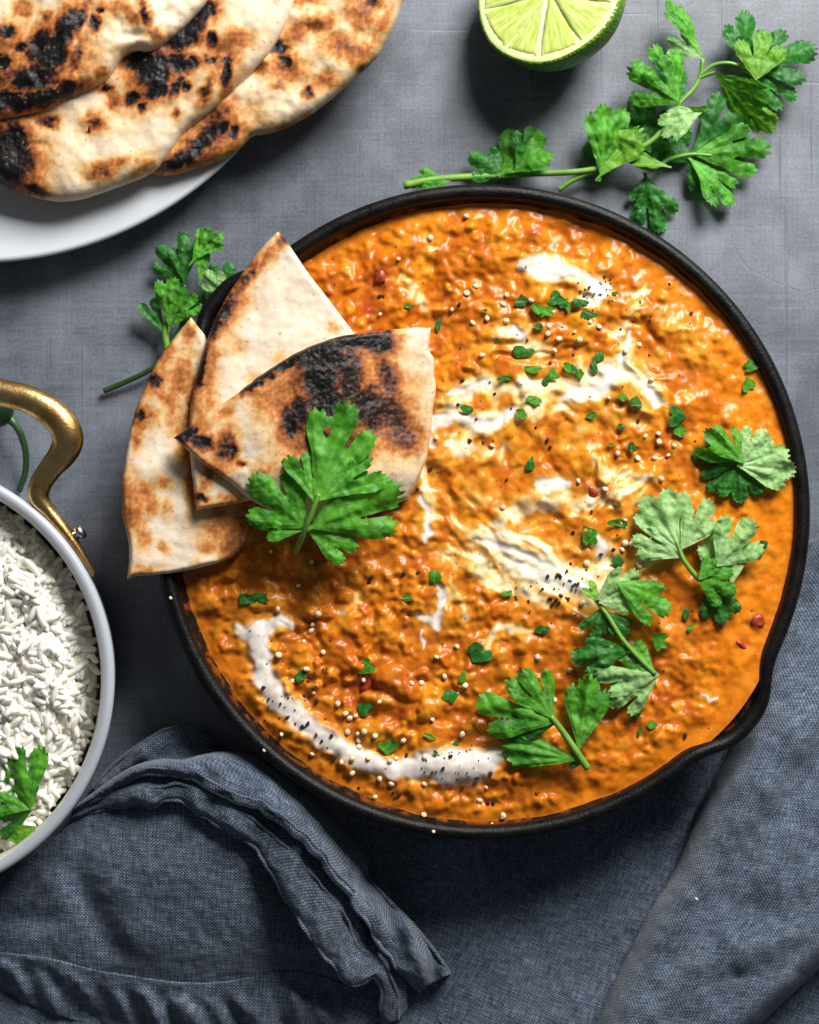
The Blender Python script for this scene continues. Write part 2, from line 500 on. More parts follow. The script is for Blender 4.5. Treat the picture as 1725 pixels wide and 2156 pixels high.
M = dict(
    table=m_table(), iron=m_iron(), naan=m_naan('naan_crust'), pita=m_naan('wedge_crust', 1.0, (0.74, 0.605, 0.46)), curry=m_curry(),
    leaf=m_leaf('coriander_green', (0.018, 0.135, 0.008), (0.085, 0.37, 0.020), (0.20, 0.52, 0.07)),
    leaf_dark=m_leaf('coriander_deep_green', (0.009, 0.075, 0.012), (0.030, 0.190, 0.022), (0.08, 0.30, 0.045), 0.2),
    leaf_pale=m_leaf('coriander_underside', (0.15, 0.36, 0.080), (0.30, 0.53, 0.18), (0.56, 0.74, 0.38), 0.2),
    leaf_lime=m_leaf('coriander_yellow_green', (0.075, 0.24, 0.014), (0.15, 0.38, 0.025), (0.30, 0.52, 0.08), 0.3),
    stem=m_plain('coriander_stem', (0.16, 0.34, 0.045), 0.4, var=0.3, vscale=60, sss=0.1, ssss=0.002),
    stem_dark=m_plain('dark_green_stalk', (0.022, 0.07, 0.014), 0.4, var=0.35, vscale=60, bump=0.2),
    linen=m_linen(), brass=m_brass(), rind=m_rind(), pulp=m_pulp(),
    pith=m_plain('lime_pith', (0.66, 0.73, 0.34), 0.5, var=0.08, bump=0.25, bscale=700, sss=0.2),
    membrane=m_plain('lime_membrane', (0.72, 0.77, 0.42), 0.35, var=0.08, sss=0.2),
    enamel=m_plain('grey_white_enamel', (0.42, 0.445, 0.49), 0.36, var=0.05, vscale=40, bump=0.08, bscale=800),
    lining=m_plain('cream_enamel_lining', (0.70, 0.67, 0.60), 0.3, var=0.05, vscale=40),
    china=m_plain('white_china', (0.52, 0.55, 0.585), 0.22, var=0.02, vscale=20, coat=0.3),
    steel=m_plain('steel', (0.55, 0.55, 0.56), 0.28, 1.0, var=0.1, bump=0.1),
    rice=m_plain('cooked_rice', (0.93, 0.885, 0.785), 0.38, var=0.05, vscale=300, sss=0.35, sssr=(1, 0.88, 0.65), ssss=0.0025),
    rice_bed=m_plain('rice_bed', (0.90, 0.83, 0.66), 0.6, var=0.1, vscale=200, bump=0.5, bscale=500),
    yog=m_plain('yoghurt', (0.86, 0.82, 0.76), 0.22, sss=0.35, sssr=(1, 0.9, 0.8), ssss=0.003),
    seed=m_plain('pale_seed', (0.80, 0.66, 0.42), 0.34, var=0.2, vscale=500, sss=0.2, ssss=0.0008),
    pepper=m_plain('black_pepper', (0.030, 0.020, 0.016), 0.5, var=0.6, vscale=600, bump=0.6, bscale=1500),
    husk=m_plain('pepper_husk', (0.16, 0.055, 0.035), 0.5, var=0.5, vscale=600, bump=0.6, bscale=1500),
    chilli=m_plain('dark_green_chilli', (0.006, 0.018, 0.006), 0.35, var=0.3, vscale=60),
    tomato=m_plain('cooked_tomato', (0.34, 0.045, 0.014), 0.36, var=0.55, vscale=200, bump=0.5, bscale=400, sss=0.2),
    lint=m_plain('white_lint', (0.7, 0.7, 0.7), 0.8),
)

# ------------------------------------------------------------------ table
tv = np.array([[-1.2, -1.2, 0], [1.2, -1.2, 0], [1.2, 1.2, 0], [-1.2, 1.2, 0]], float)
tag(link('table', make_mesh('table', tv, np.array([[0, 1, 2, 3]]), False), M['table']), 'grey scratched slate table top under everything', None, None, 'structure')

# ------------------------------------------------------------------ skillet
PCX, PCY = 1015.0, 1079.0
pc = P(PCX, PCY, ZR)
RO = 694 * KP
SPOUTS = (R(-38), R(141))
def spout(th):
    s = 0
    for a in SPOUTS:
        d = (th - a + np.pi) % (2 * np.pi) - np.pi
        s = s + np.exp(-np.abs(d / R(8.0))**3)
    return s
prof = []   # outside bottom -> outside top -> rim -> inside -> inside bottom ; third value: how far the lip takes part in the spout
OUT = [(0.0, 0.002, 0), (0.100, 0.002, 0), (0.106, 0.004, 0), (0.113, 0.018, 0.1), (0.1215, 0.036, 0.5), (0.1245, 0.0395, 0.8)]
for r, z, w in OUT: prof.append((r, z, w))
for a in np.linspace(-100, 190, 12):   # rounded lip
    prof.append((RO - 0.0030 + 0.0030 * math.cos(R(a)), 0.0450 + 0.0030 * math.sin(R(a)), 1.0))
prof += [(RO - 0.0066, 0.0425, 0.95), (0.1205, 0.036, 0.12), (0.1140, 0.022, 0.0), (0.106, 0.008, 0), (0.100, 0.0062, 0), (0.0, 0.006, 0)]
pw = [p[2] for p in prof]
V, Q = lathe_arrays([(p[0], p[1]) for p in prof], 360, pc[0], pc[1],
                    lambda th, r, i: r + pw[i] * spout(th) * 0.0080, lambda th, z, i: z - pw[i] * spout(th) * 0.0022)
skillet = empty('skillet', (pc[0], pc[1], 0))
tag(skillet, 'round black cast iron skillet with pouring lips holding the orange curry', 'skillet')
wallv = np.repeat([1.0 if (i > 17 and 0.03 < p[1] < 0.0428) else 0.0 for i, p in enumerate(prof)], 360)
link('pan_body', make_mesh('pan_body', V, Q, True, dict(wall=wallv)), M['iron'], skillet)
ha = R(-128)
hp = [(pc[0] + math.cos(ha) * r, pc[1] + math.sin(ha) * r, z) for r, z in ((0.120, 0.030), (0.135, 0.029), (0.16, 0.026), (0.175, 0.024), (0.186, 0.023))]
tube('handle', catmull(hp, 20), np.interp(np.linspace(0, 1, 20), [0, .15, .8, 1], [0.014, 0.010, 0.011, 0.006]), M['iron'], skillet, 12, True, 0.5)

# ------------------------------------------------------------------ curry: height and colour laid out on a raster
FX, FY, FR = 1022.0, 1081.0, 668.0
step = 2.0
gx = np.arange(330, 1712, step); gy = np.arange(390, 1775, step)
GX, GY = np.meshgrid(gx, gy)
def wall_level(x, y):
    return ZR - 0.0064 + 0.0026 * (x - FX) / 600.0
def blur(a, n=1):
    for _ in range(n):
        b = np.pad(a, 1, mode='edge')
        a = (b[:-2, 1:-1] + b[2:, 1:-1] + b[1:-1, :-2] + b[1:-1, 2:] + 2 * b[1:-1, 1:-1]) / 6
        b = np.pad(a, 1, mode='edge')
        a = (b[:-2, :-2] + b[2:, 2:] + b[2:, :-2] + b[:-2, 2:] + 2 * b[1:-1, 1:-1]) / 6
    return a
def seg_field(pts, X, Y):
    """distance to a polyline with a width per point; returns (1 inside core .. 0) as d/width"""
    best = np.full(X.shape, 1e9)
    for (ax, ay, aw), (bx, by, bw) in zip(pts[:-1], pts[1:]):
        dx, dy = bx - ax, by - ay
        t = np.clip(((X - ax) * dx + (Y - ay) * dy) / (dx * dx + dy * dy + 1e-9), 0, 1)
        d = np.hypot(X - ax - t * dx, Y - ay - t * dy) / (aw + t * (bw - aw))
        best = np.minimum(best, d)
    return best

rad = np.hypot(GX - FX, GY - FY)
ang = np.arctan2(-(GY - FY), GX - FX)
# where the stew is smooth sauce (right side and along the rim) and where it is lumpy
w_right = sstep(1380, 1600, GX + 90 * fbm(GX / 160, GY / 160, 3, 5))
w_edge = sstep(560, 655, rad + 30 * fbm(GX / 60, GY / 60, 3, 8)) * (0.55 + 0.45 * sstep(700, 1300, GX))
smooth = np.clip(np.maximum(w_right * 0.9, w_edge), 0, 1)
smooth = np.clip(np.maximum(smooth, 0.75 * np.exp(-(((GX - 1330) / 90)**2 + ((GY - 1640) / 60)**2))), 0, 1)
lump = 1 - smooth
patch = sstep(-0.25, 0.30, fbm(GX / 110, GY / 110, 3, 9))      # thicker and thinner places

rs = np.random.RandomState(11)
dome = np.zeros_like(GX); tint_l = np.zeros_like(GX)
nl = 1800
for i in range(nl):
    r_ = FR * math.sqrt(rs.rand()) * 0.985; a_ = rs.rand() * 6.2832
    cx, cy = FX + r_ * math.cos(a_), FY + r_ * math.sin(a_)
    big = rs.rand() < 0.10
    ra = rs.uniform(22, 42) if big else rs.uniform(9, 19)
    rb = ra * rs.uniform(0.48, 1.0); th = rs.rand() * 3.14
    hgt = ra * (rs.uniform(0.22, 0.42) if big else rs.uniform(0.35, 0.80)) * KP
    i0 = int((cx - ra - gx[0]) / step); i1 = int((cx + ra - gx[0]) / step) + 2
    j0 = int((cy - ra - gy[0]) / step); j1 = int((cy + ra - gy[0]) / step) + 2
    i0 = max(i0, 0); j0 = max(j0, 0)
    if i1 <= i0 + 1 or j1 <= j0 + 1: continue
    x = GX[j0:j1, i0:i1] - cx; y = GY[j0:j1, i0:i1] - cy
    if x.size == 0: continue
    u = x * math.cos(th) + y * math.sin(th); v = -x * math.sin(th) + y * math.cos(th)
    q = (u / ra)**2 + (v / rb)**2
    q = q * (1 + 0.30 * np.sin(2 * np.arctan2(v, u) + rs.rand() * 6) + 0.26 * np.sin(3 * np.arctan2(v, u) + rs.rand() * 6)) * 1.15
    if not big and rs.rand() < 0.4:     # split pea: a shallow dent in the middle
        hh = np.sqrt(np.clip(1 - q, 0, 1)) - 0.35 * np.clip(1 - q / 0.35, 0, 1)
    else:
        hh = np.sqrt(np.clip(1 - q, 0, 1))
    hh = hgt * hh + (q < 1) * rs.uniform(-0.0008, 0.0006)
    m = hh > dome[j0:j1, i0:i1]
    dome[j0:j1, i0:i1][m] = hh[m]
    tint_l[j0:j1, i0:i1][m] = rs.uniform(-1, 1) if rs.rand() < 0.8 else 1.6
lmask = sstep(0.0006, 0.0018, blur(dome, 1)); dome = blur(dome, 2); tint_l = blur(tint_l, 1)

# stirred ridges around the middle
wx = GX + 100 * fbm(GX / 210, GY / 210, 3, 21) + 22 * fbm(GX / 60, GY / 60, 2, 22); wy = GY + 100 * fbm(GX / 210, GY / 210, 3, 31) + 22 * fbm(GX / 60, GY / 60, 2, 32)
SX, SY = 1300.0, 985.0
rr = np.hypot((wx - SX) * 0.80, wy - SY)
pa = np.arctan2(-(wy - SY), -(wx - SX)); pr = np.pi - np.abs(pa)      # angle, and angle from the smooth right side
ridge = np.sin(rr / 27.0 + 1.2 * pa) * np.exp(-((rr - 180) / 150)**2)
big_n = fbm(GX / 150, GY / 150, 4, 40)
mid_n = fbm(GX / 60, GY / 60, 3, 50)
crumb = fbm(GX / 17, GY / 17, 3, 60)
# relief drawn out along the stirring direction
swirl_n = fbm(rr / 50, pa * 1.7, 2, 65)
w_sw = np.exp(-((rr - 180) / 170)**2) * lump * (1 - np.exp(-(pr / 0.8)**2))
sp_n = fbm((rad + 20 * mid_n) / 42, ((ang - 2.8) % (2 * np.pi)) * rad / 150, 1, 66) * sstep(170, 380, rad)
bl = sstep(1150, 700, GX - 0.35 * (GY - 1079)) * sstep(700, 1300, GY)     # lower left: heaviest lumps
hf = 0.0030 * big_n + lump * ((1 - 0.6 * w_sw) * 0.0030 * mid_n + (0.36 + 0.40 * patch + 0.55 * bl - 0.28 * w_sw) * dome + 0.0001 * crumb + 0.0008 * sp_n) + w_sw * (0.0028 * swirl_n)
hf += smooth * (0.0010 * mid_n + 0.0001 * crumb + 0.20 * dome)
hf += 0.0025 * lump

# yoghurt: (x, y, half width) strokes; pure = thick and white, mixed = stirred in
PURE = [
    [(1105, 556, 15), (1130, 558, 22), (1165, 572, 20), (1200, 572, 7), (1232, 578, 8)],
    [(1225, 585, 8), (1250, 600, 14), (1272, 614, 17), (1262, 630, 14), (1235, 632, 6)],
    [(905, 935, 12), (898, 905, 13), (925, 885, 14), (960, 876, 13), (1010, 893, 16), (1050, 886, 14), (1085, 862, 9)],
    [(1276, 776, 12), (1291, 788, 15), (1268, 815, 15), (1225, 832, 10)],
    [(1362, 822, 12), (1380, 838, 14), (1384, 858, 8)],
    [(1180, 838, 6), (1210, 822, 11), (1250, 822, 12)],
    [(884, 1040, 4), (893, 1065, 9), (902, 1095, 6), (905, 1120, 11), (893, 1132, 9)],
    [(1080, 1185, 6), (1120, 1202, 11), (1155, 1212, 15), (1195, 1226, 17), (1240, 1234, 12)],
    [(1010, 1135, 6), (1060, 1150, 9), (1120, 1172, 8), (1180, 1200, 6)],
    [(945, 828, 7), (985, 812, 9), (1030, 806, 7)],
    [(1330, 700, 4), (1322, 740, 6), (1300, 775, 8)],
    [(1255, 1130, 8), (1268, 1150, 13), (1262, 1172, 9)],
    [(500, 1326, 8), (520, 1335, 18), (550, 1322, 16), (590, 1305, 14), (612, 1318, 10)],
    [(545, 1330, 22), (548, 1375, 25), (555, 1420, 26), (588, 1470, 26), (640, 1524, 24), (700, 1565, 22), (760, 1600, 24), (830, 1620, 22), (890, 1610, 30), (945, 1615, 46), (1000, 1612, 38), (1062, 1586, 9)],
    [(882, 1292, 5), (905, 1306, 12), (918, 1322, 9), (925, 1290, 6), (932, 1255, 7), (915, 1215, 5)],
    [(888, 1330, 3), (893, 1360, 4)],
    [(1140, 1024, 12), (1170, 1016, 13), (1200, 1024, 7)],
    [(1480, 1458, 3), (1492, 1474, 5), (1512, 1468, 3)],
    [(1085, 690, 9), (1100, 712, 12)],
]
MIXED = [
    [(930, 850, 18), (1000, 815, 24), (1080, 820, 18), (1180, 815, 18), (1270, 795, 22)],
    [(1020, 890, 16), (1110, 868, 18), (1200, 850, 16), (1300, 800, 18), (1330, 720, 10)],
    [(1000, 1130, 24), (1060, 1165, 42), (1130, 1205, 50), (1210, 1226, 40), (1270, 1190, 22)],
    [(940, 1170, 16), (1010, 1200, 16), (1060, 1245, 12)],
    [(1030, 1120, 16), (1090, 1080, 14), (1160, 1050, 10), (1230, 1060, 14), (1330, 1040, 22)],
    [(1060, 700, 22), (1105, 715, 30), (1140, 740, 18)],
    [(870, 975, 14), (900, 1010, 10), (905, 1080, 12)],
    [(1240, 960, 8), (1290, 1000, 22), (1350, 1010, 22)],
    [(720, 1290, 10), (750, 1262, 14), (775, 1245, 10)],
    [(840, 590, 14), (880, 630, 12), (920, 650, 10)],
    [(1010, 1370, 10), (1060, 1320, 14), (1110, 1330, 10)],
    [(950, 1240, 10), (985, 1300, 12), (960, 1210, 8)],
    [(1160, 560, 26), (1230, 600, 30)],
    [(1000, 1120, 16), (1080, 1130, 22), (1150, 1150, 20), (1230, 1150, 16)],
    [(960, 1100, 12), (1000, 1180, 22), (1070, 1230, 20), (1140, 1260, 14)],
    [(1300, 700, 14), (1335, 640, 12), (1350, 600, 8)],
    [(1200, 770, 18), (1330, 790, 24), (1400, 850, 14)],
    [(940, 930, 12), (1000, 960, 14), (1060, 940, 12)],
]
jx = GX + 13 * fbm(GX / 34, GY / 34, 3, 70); jy = GY + 13 * fbm(GX / 34, GY / 34, 3, 80)
pure = np.zeros_like(GX)
for s in PURE: pure = np.maximum(pure, 1 - sstep(0.58, 1.12, seg_field(s, jx, jy)))
pure *= 1 - 0.9 * np.exp(-(((GX - 1228) / 12)**2 + ((GY - 592) / 10)**2))
jx2 = GX + 26 * fbm(GX / 50, GY / 50, 3, 72); jy2 = GY + 26 * fbm(GX / 50, GY / 50, 3, 82)
mixed = np.zeros_like(GX)
for s in MIXED: mixed = np.maximum(mixed, np.exp(-(seg_field(s, jx2, jy2) / 1.05)**2))
st_n = fbm(rr / 34 + 0.5 * mid_n, pa * 1.6, 2, 90)
streak = sstep(0.08, 0.45, st_n) * np.exp(-((rr - 190) / 140)**2) * (1 - np.exp(-(pr / 0.8)**2))
mixed = np.clip(mixed * (0.50 + 0.70 * sstep(-0.30, 0.30, fbm(rr / 26 + 0.6 * mid_n, pa * 2.2, 2, 91))) + 0.45 * streak * lump + 0.5 * np.exp(-((rr - 190) / 170)**2) * sstep(0.0, 0.35, fbm(GX / 75, GY / 75, 3, 95)) * (1 - np.exp(-(pr / 0.6)**2)), 0, 1)
pb = blur(pure, 2)
thick = np.zeros_like(GX)
for s in PURE: thick = np.maximum(thick, np.sqrt(np.clip(1 - (seg_field(s, jx, jy) / 1.12)**2, 0, 1)) * np.clip(np.mean([q[2] for q in s]) / 22, 0.2, 1.3))
hf = hf * (1 - 0.85 * blur(pure, 5)) + 0.0020 * blur(thick, 8) + 0.0016 * blur(pure, 6)
hf += 0.0030 * np.exp(-(((GX - 975) / 70)**2 + ((GY - 1612) / 36)**2)) * pb
hf += 0.0006 * mixed * swirl_n

# fade the relief towards the wall, keep a meniscus
fade = sstep(0.0, 1.0, (FR - 6 - rad) / 40.0)
CZ = wall_level(GX, GY) + hf * (0.25 + 0.75 * fade) - 0.0008
CZ += 0.0012 * sstep(FR - 22, FR, rad)
def bil(A, x, y):
    fx = np.clip((np.asarray(x, float) - gx[0]) / step, 0, len(gx) - 1.001); fy = np.clip((np.asarray(y, float) - gy[0]) / step, 0, len(gy) - 1.001)
    i = fx.astype(int); j = fy.astype(int); u = fx - i; v = fy - j
    if A.ndim == 3: u = u[..., None]; v = v[..., None]
    return (A[j, i] * (1 - u) + A[j, i + 1] * u) * (1 - v) + (A[j + 1, i] * (1 - u) + A[j + 1, i + 1] * u) * v
def cz(x, y): return float(bil(CZ, np.array([x]), np.array([y]))[0])

def lerp3(a, b, t): return a * (1 - t[..., None]) + np.asarray(b) * t[..., None]
colr = np.zeros(GX.shape + (3,)) + np.array([0.66, 0.192, 0.008])
colr = lerp3(colr, (0.74, 0.212, 0.007), np.clip(smooth, 0, 1))
deep = sstep(-0.05, 0.45, fbm(GX / 70, GY / 70, 4, 100))
colr = lerp3(colr, (0.37, 0.080, 0.006), 0.80 * deep * (0.35 + 0.65 * lump))
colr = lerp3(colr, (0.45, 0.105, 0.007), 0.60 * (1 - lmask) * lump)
colr = lerp3(colr, (0.46, 0.125, 0.010), 0.3 * bl)
yel = np.clip(tint_l, 0, 1) * lump
colr = lerp3(colr, (0.74, 0.29, 0.018), 0.6 * yel)
colr = lerp3(colr, (0.42, 0.075, 0.008), 0.5 * np.clip(-tint_l, 0, 1) * lump)
rim_s = sstep(625, 660, rad)
colr = lerp3(colr, (0.60, 0.185, 0.012), 0.6 * rim_s)
RED = [(800, 585, 34, 20, 0.7), (775, 650, 12, 34, .8), (935, 628, 10, 18, .8), (690, 585, 12, 12, .4), (1120, 487, 20, 9, .8), (1198, 485, 22, 14, .6), (1248, 1035, 30, 14, .7), (770, 1440, 34, 22, .9), (845, 1500, 20, 12, .5), (910, 1240, 12, 26, .5), (1595, 1308, 19, 18, .9), (1560, 1355, 22, 10, .6),
       (740, 1480, 16, 12, .8), (1440, 890, 20, 14, .6), (1015, 940, 26, 10, .5), (1400, 1470, 36, 10, .6), (1340, 1530, 14, 14, .6), (800, 1080, 30, 12, .5), (870, 1180, 26, 12, .6), (560, 1250, 20, 12, .4)]
red = np.zeros_like(GX)
for x, y, a, b, s in RED: red = np.maximum(red, s * np.exp(-(((jx - x) / a)**2 + ((jy - y) / b)**2)**1.5))
colr = lerp3(colr, (0.36, 0.050, 0.014), red)
halo = blur(pure, 40) * (1 - pure)
mixed = np.clip(mixed + 1.3 * halo, 0, 1)
colr = lerp3(colr, (0.84, 0.38, 0.045), np.clip(mixed * 1.25, 0, 1))
colr = lerp3(colr, (0.86, 0.58, 0.24), sstep(0.42, 0.85, mixed))
colr = lerp3(colr, (0.90, 0.80, 0.64), sstep(0.88, 1.12, mixed))
pc_col = np.clip(pure * (0.9 + 0.25 * noise(GX / 14, GY / 14, 7)), 0, 1)
colr = lerp3(colr, (0.80, 0.755, 0.69), pc_col)

cp = np.stack([FX + (FR + 4) * np.cos(np.linspace(0, 2 * np.pi, 220, endpoint=False)), FY + (FR + 4) * np.sin(np.linspace(0, 2 * np.pi, 220, endpoint=False))], -1)
# at the pouring lip the sauce follows the wall outwards
ta = np.arctan2(-(cp[:, 1] - FY), cp[:, 0] - FX)
cp += (np.stack([np.cos(ta), -np.sin(ta)], -1)) * (spout(ta) * 6)[:, None]
v2, d, q = grid_fill(cp, 2.3)
z = bil(CZ, v2[:, 0], v2[:, 1])
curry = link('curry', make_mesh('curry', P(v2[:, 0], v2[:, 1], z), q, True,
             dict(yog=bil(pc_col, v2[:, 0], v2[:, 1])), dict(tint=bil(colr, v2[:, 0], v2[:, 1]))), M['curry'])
tag(curry, 'thick orange lentil curry swirled with white yoghurt in the black skillet', 'curry')

# loose tomato pieces that stand out of the sauce
def blob_mesh(name, rx, ry, rz, seed, n=2):
    import bmesh
    bm = bmesh.new(); bmesh.ops.create_icosphere(bm, subdivisions=n, radius=1)
    r = random.Random(seed)
    for v in bm.verts:
        k = 1 + 0.38 * (math.sin(3.1 * v.co.x + seed) * math.cos(2.7 * v.co.y + 2 * seed)) + r.uniform(-.16, .16)
        v.co = Vector((v.co.x * rx * k, v.co.y * ry * k, v.co.z * rz * k))
    me = bpy.data.meshes.new(name); bm.to_mesh(me); bm.free()
    me.polygons.foreach_set('use_smooth', np.ones(len(me.polygons), bool))
    return me
TOM = [(1595, 1308, 17, 15, 'dark red tomato piece in smooth sauce near the right rim'), (772, 1436, 24, 15, 'red tomato chunk below the green flake in the lower left curry'),
       (800, 580, 24, 14, 'brown red tomato piece in the curry right of the upper naan wedge'), (1246, 1034, 22, 9, 'red brown tomato shred beside yoghurt in the middle of the curry'),
       (1558, 1357, 15, 7, 'small red tomato sliver near the pouring lip')]
for i, (x, y, a, b, lab) in enumerate(TOM):
    o = link('tomato_piece', blob_mesh('tomato_piece', a * KP, b * KP, 6 * KP, i + 3), M['tomato'])
    o.location = P(x, y, cz(x, y) - 0.0004); o.rotation_euler = (0, 0, i * 0.7)
    tag(o, lab, 'tomato', 'tomato pieces in the curry')

# ------------------------------------------------------------------ flat breads
def burn_field(x, y, blobs, seed, base=0.10):
    b = np.zeros_like(x)
    dx = 12 * fbm(x / 20, y / 20, 4, seed) ; dy = 12 * fbm(x / 20, y / 20, 4, seed + 7)
    for bl_ in blobs:
        cx, cy, rx, ry, an, s = bl_
        if s > 0.7: rx, ry = rx * 0.86, ry * 0.86
        if seed > 440 and s < 0.56: s *= 0.82
        u = (x - cx + dx); v = (y - cy + dy)
        c, sn = math.cos(R(an)), math.sin(R(an))
        q = ((u * c + v * sn) / rx)**2 + ((-u * sn + v * c) / ry)**2
        b = np.maximum(b, s / (1 + 0.28 * q**1.35))
    n = fbm(x / 40, y / 40, 4, seed + 20)
    n2 = fbm(x / 9, y / 9, 3, seed + 40)
    return np.clip(b * (1 + 0.46 * n2) + base * (0.9 + 1.6 * n) , 0, 1)

def bread(name, outline, zf, thick, blobs, seed, mat, label, cat, edge=26, lumps=0.0016, pockets=(), h=3.4, smooth_outline=True, base=0.075, group=None, n_out=150, wobble=2.0):
    if smooth_outline:
        poly = catmull(outline, n_out, True)
    else:
        poly = outline
    nrm = np.roll(poly, -1, 0) - np.roll(poly, 1, 0)
    nrm = np.stack([nrm[:, 1], -nrm[:, 0]], -1); nrm /= np.linalg.norm(nrm, axis=1)[:, None] + 1e-9
    poly = poly + nrm * (wobble * fbm(poly[:, 0] / 22, poly[:, 1] / 22, 3, seed))[:, None]
    v, d, q = grid_fill(poly, h)
    x, y = v[:, 0], v[:, 1]
    e = np.clip(d / edge, 0, 1)
    prof = np.sqrt(np.clip(1 - (1 - e)**2, 0, 1))
    zb = zf(x, y)
    relief = 1.1 * lumps * fbm(x / 80, y / 80, 3, seed + 3) + 0.14 * lumps * fbm(x / 18, y / 18, 3, seed + 5)
    for (cx, cy, rx, ry, amp) in pockets:
        relief = relief + amp * np.exp(-(((x - cx) / rx)**2 + ((y - cy) / ry)**2))
    burn = burn_field(x, y, blobs, seed + 50, base)
    z = zb + thick * prof + relief * (0.2 + 0.8 * e) - 0.0005 * sstep(0.5, 0.9, burn) * (1 + fbm(x / 6, y / 6, 2, seed))
    top = P(x, y, z)
    # under side: the outline as one face
    pz = zf(poly[:, 0], poly[:, 1]) - 0.0002
    bot = P(poly[:, 0], poly[:, 1], pz)
    n0 = len(top)
    me = make_mesh(name, np.concatenate([top, bot]), [q, (np.arange(len(poly)) + n0)[None]], True, dict(burn=np.concatenate([burn, np.full(len(poly), 0.2)])))
    o = link(name, me, mat)
    return tag(o, label, cat, group)

# plate
PLX, PLY = -47.0, -200.0
PLR = 753.0
ppl = P(PLX, PLY, 0.020); plr = PLR * KP * (H - 0.020) / (H - ZR)
pp = [(0.0, 0.0015), (plr * 0.55, 0.0015), (plr * 0.62, 0.003), (plr * 0.9, 0.0145)]
for a in np.linspace(-70, 150, 9): pp.append((plr - 0.0016 + 0.0016 * math.cos(R(a)), 0.0184 + 0.0016 * math.sin(R(a))))
pp += [(plr * 0.93, 0.0175), (plr * 0.80, 0.0125), (plr * 0.66, 0.0068), (plr * 0.6, 0.0056), (0.0, 0.0052)]
V, Q = lathe_arrays(pp, 256, ppl[0], ppl[1])
plate = link('plate', make_mesh('plate', V, Q), M['china'])
tag(plate, 'white china plate under the stack of charred naan', 'plate')

NC = [(862, -40), (846, 10), (828, 60), (792, 122), (742, 170), (692, 214), (640, 250), (582, 278), (530, 288), (508, 312), (470, 336), (420, 354), (370, 368), (330, 368), (290, 350), (250, 280), (260, 180), (330, 60), (440, -60), (560, -170), (700, -220), (820, -150)]
NB = [(628, -20), (604, 50), (566, 116), (528, 156), (484, 200), (432, 246), (392, 276), (366, 312), (336, 352), (296, 376), (222, 404), (150, 424), (90, 420), (40, 404), (0, 386), (-60, 340), (-110, 240), (-80, 100), (30, -40), (180, -160), (360, -230), (540, -200), (620, -110)]
NA = [(446, -20), (404, 44), (356, 88), (318, 110), (284, 108), (258, 126), (232, 164), (190, 190), (140, 214), (80, 236), (10, 252), (-80, 250), (-180, 200), (-230, 90), (-180, -60), (-60, -190), (130, -260), (320, -220), (430, -120)]
G = 'naan breads stacked on the plate'
def znc(x, y): return 0.0185 + 0.0035 * sstep(250, 700, x) + 0.002 * sstep(300, -100, y)
bread('naan', NC, znc, 0.009, [
    (588, 100, 15, 9, 20, .95), (604, 130, 7, 14, -25, .9), (545, 138, 20, 10, 20, .45), (430, 292, 42, 14, -38, .85), (385, 335, 38, 12, -22, .95), (470, 270, 9, 13, 10, .9), (492, 277, 9, 11, 10, .8), (455, 248, 30, 14, -40, .55), (440, 300, 60, 30, -30, .5),
    (664, 50, 26, 14, -10, .45), (720, 95, 34, 20, 10, .42), (752, 108, 20, 18, 0, .45), (764, 142, 10, 7, -30, .8), (690, 168, 18, 14, 0, .42), (650, 195, 8, 9, 0, .62), (625, 68, 26, 16, -20, .38), (690, 45, 14, 10, 0, .42), (765, 22, 26, 30, 20, .42), (585, 180, 12, 7, 0, .5), (785, 5, 14, 12, 0, .6), (640, 0, 30, 8, 0, .4), (606, 145, 28, 22, 0, .42), (800, 60, 10, 50, 25, .33), (620, 262, 60, 8, -22, .32)],
    101, M['naan'], 'rightmost pale naan of the stack, hanging over the plate edge', 'naan', 34, 0.0022,
    [(560, 120, 16, 24, 0.002), (690, 120, 40, 30, 0.0016), (620, 100, 30, 20, -0.0016), (665, 40, 30, 14, 0.0018)], group=G)
def znb(x, y): return 0.0235 + 0.0045 * sstep(100, 560, x) * sstep(420, 100, y) + 0.001 * sstep(0, 300, x)
bread('naan', NB, znb, 0.009, [
    (430, 22, 20, 16, -40, 1), (398, 66, 30, 18, -50, 1), (382, 84, 26, 14, -20, 1), (325, 146, 34, 26, -30, 1), (300, 130, 26, 18, 0, 1), (330, 188, 20, 14, -30, 1), (375, 132, 22, 16, 20, 1), (402, 132, 14, 10, 0, .9), (446, 82, 9, 12, 0, .9), (478, 150, 9, 28, 6, .9), (445, 126, 12, 8, 0, .75), (372, 180, 8, 20, 30, .85), (394, 182, 6, 8, 0, .8), (276, 208, 14, 10, -30, .85), (300, 226, 7, 10, 0, .85), (226, 188, 10, 7, 0, .85), (100, 258, 17, 11, 0, .72), (202, 256, 13, 12, 0, .62), (436, 188, 9, 26, 20, .55), (240, 210, 12, 18, 10, .45), (505, 80, 22, 14, 0, .42), (372, 238, 6, 8, 0, .6), (470, 120, 24, 34, 0, .42),
    (8, 336, 44, 46, 0, 1), (36, 290, 18, 30, -20, .9), (50, 330, 16, 40, -10, .7), (72, 398, 18, 9, 20, .8), (20, 280, 26, 14, 0, .6), (185, 276, 3, 4, 0, 1), (212, 360, 20, 12, -10, .52), (248, 342, 14, 9, -20, .5), (300, 350, 10, 18, 0, .3), (20, 250, 40, 9, -12, .5), (350, 150, 90, 40, -35, .30), (300, 355, 24, 10, -35, .36)],
    202, M['naan'], 'middle naan of the stack with black blisters and a charred left end', 'naan', 40, 0.0018,
    [(400, 70, 40, 30, 0.0018), (330, 150, 40, 40, 0.0018), (480, 70, 40, 30, 0.0018), (80, 305, 18, 10, -0.0016), (150, 330, 60, 50, 0.001)], group=G)
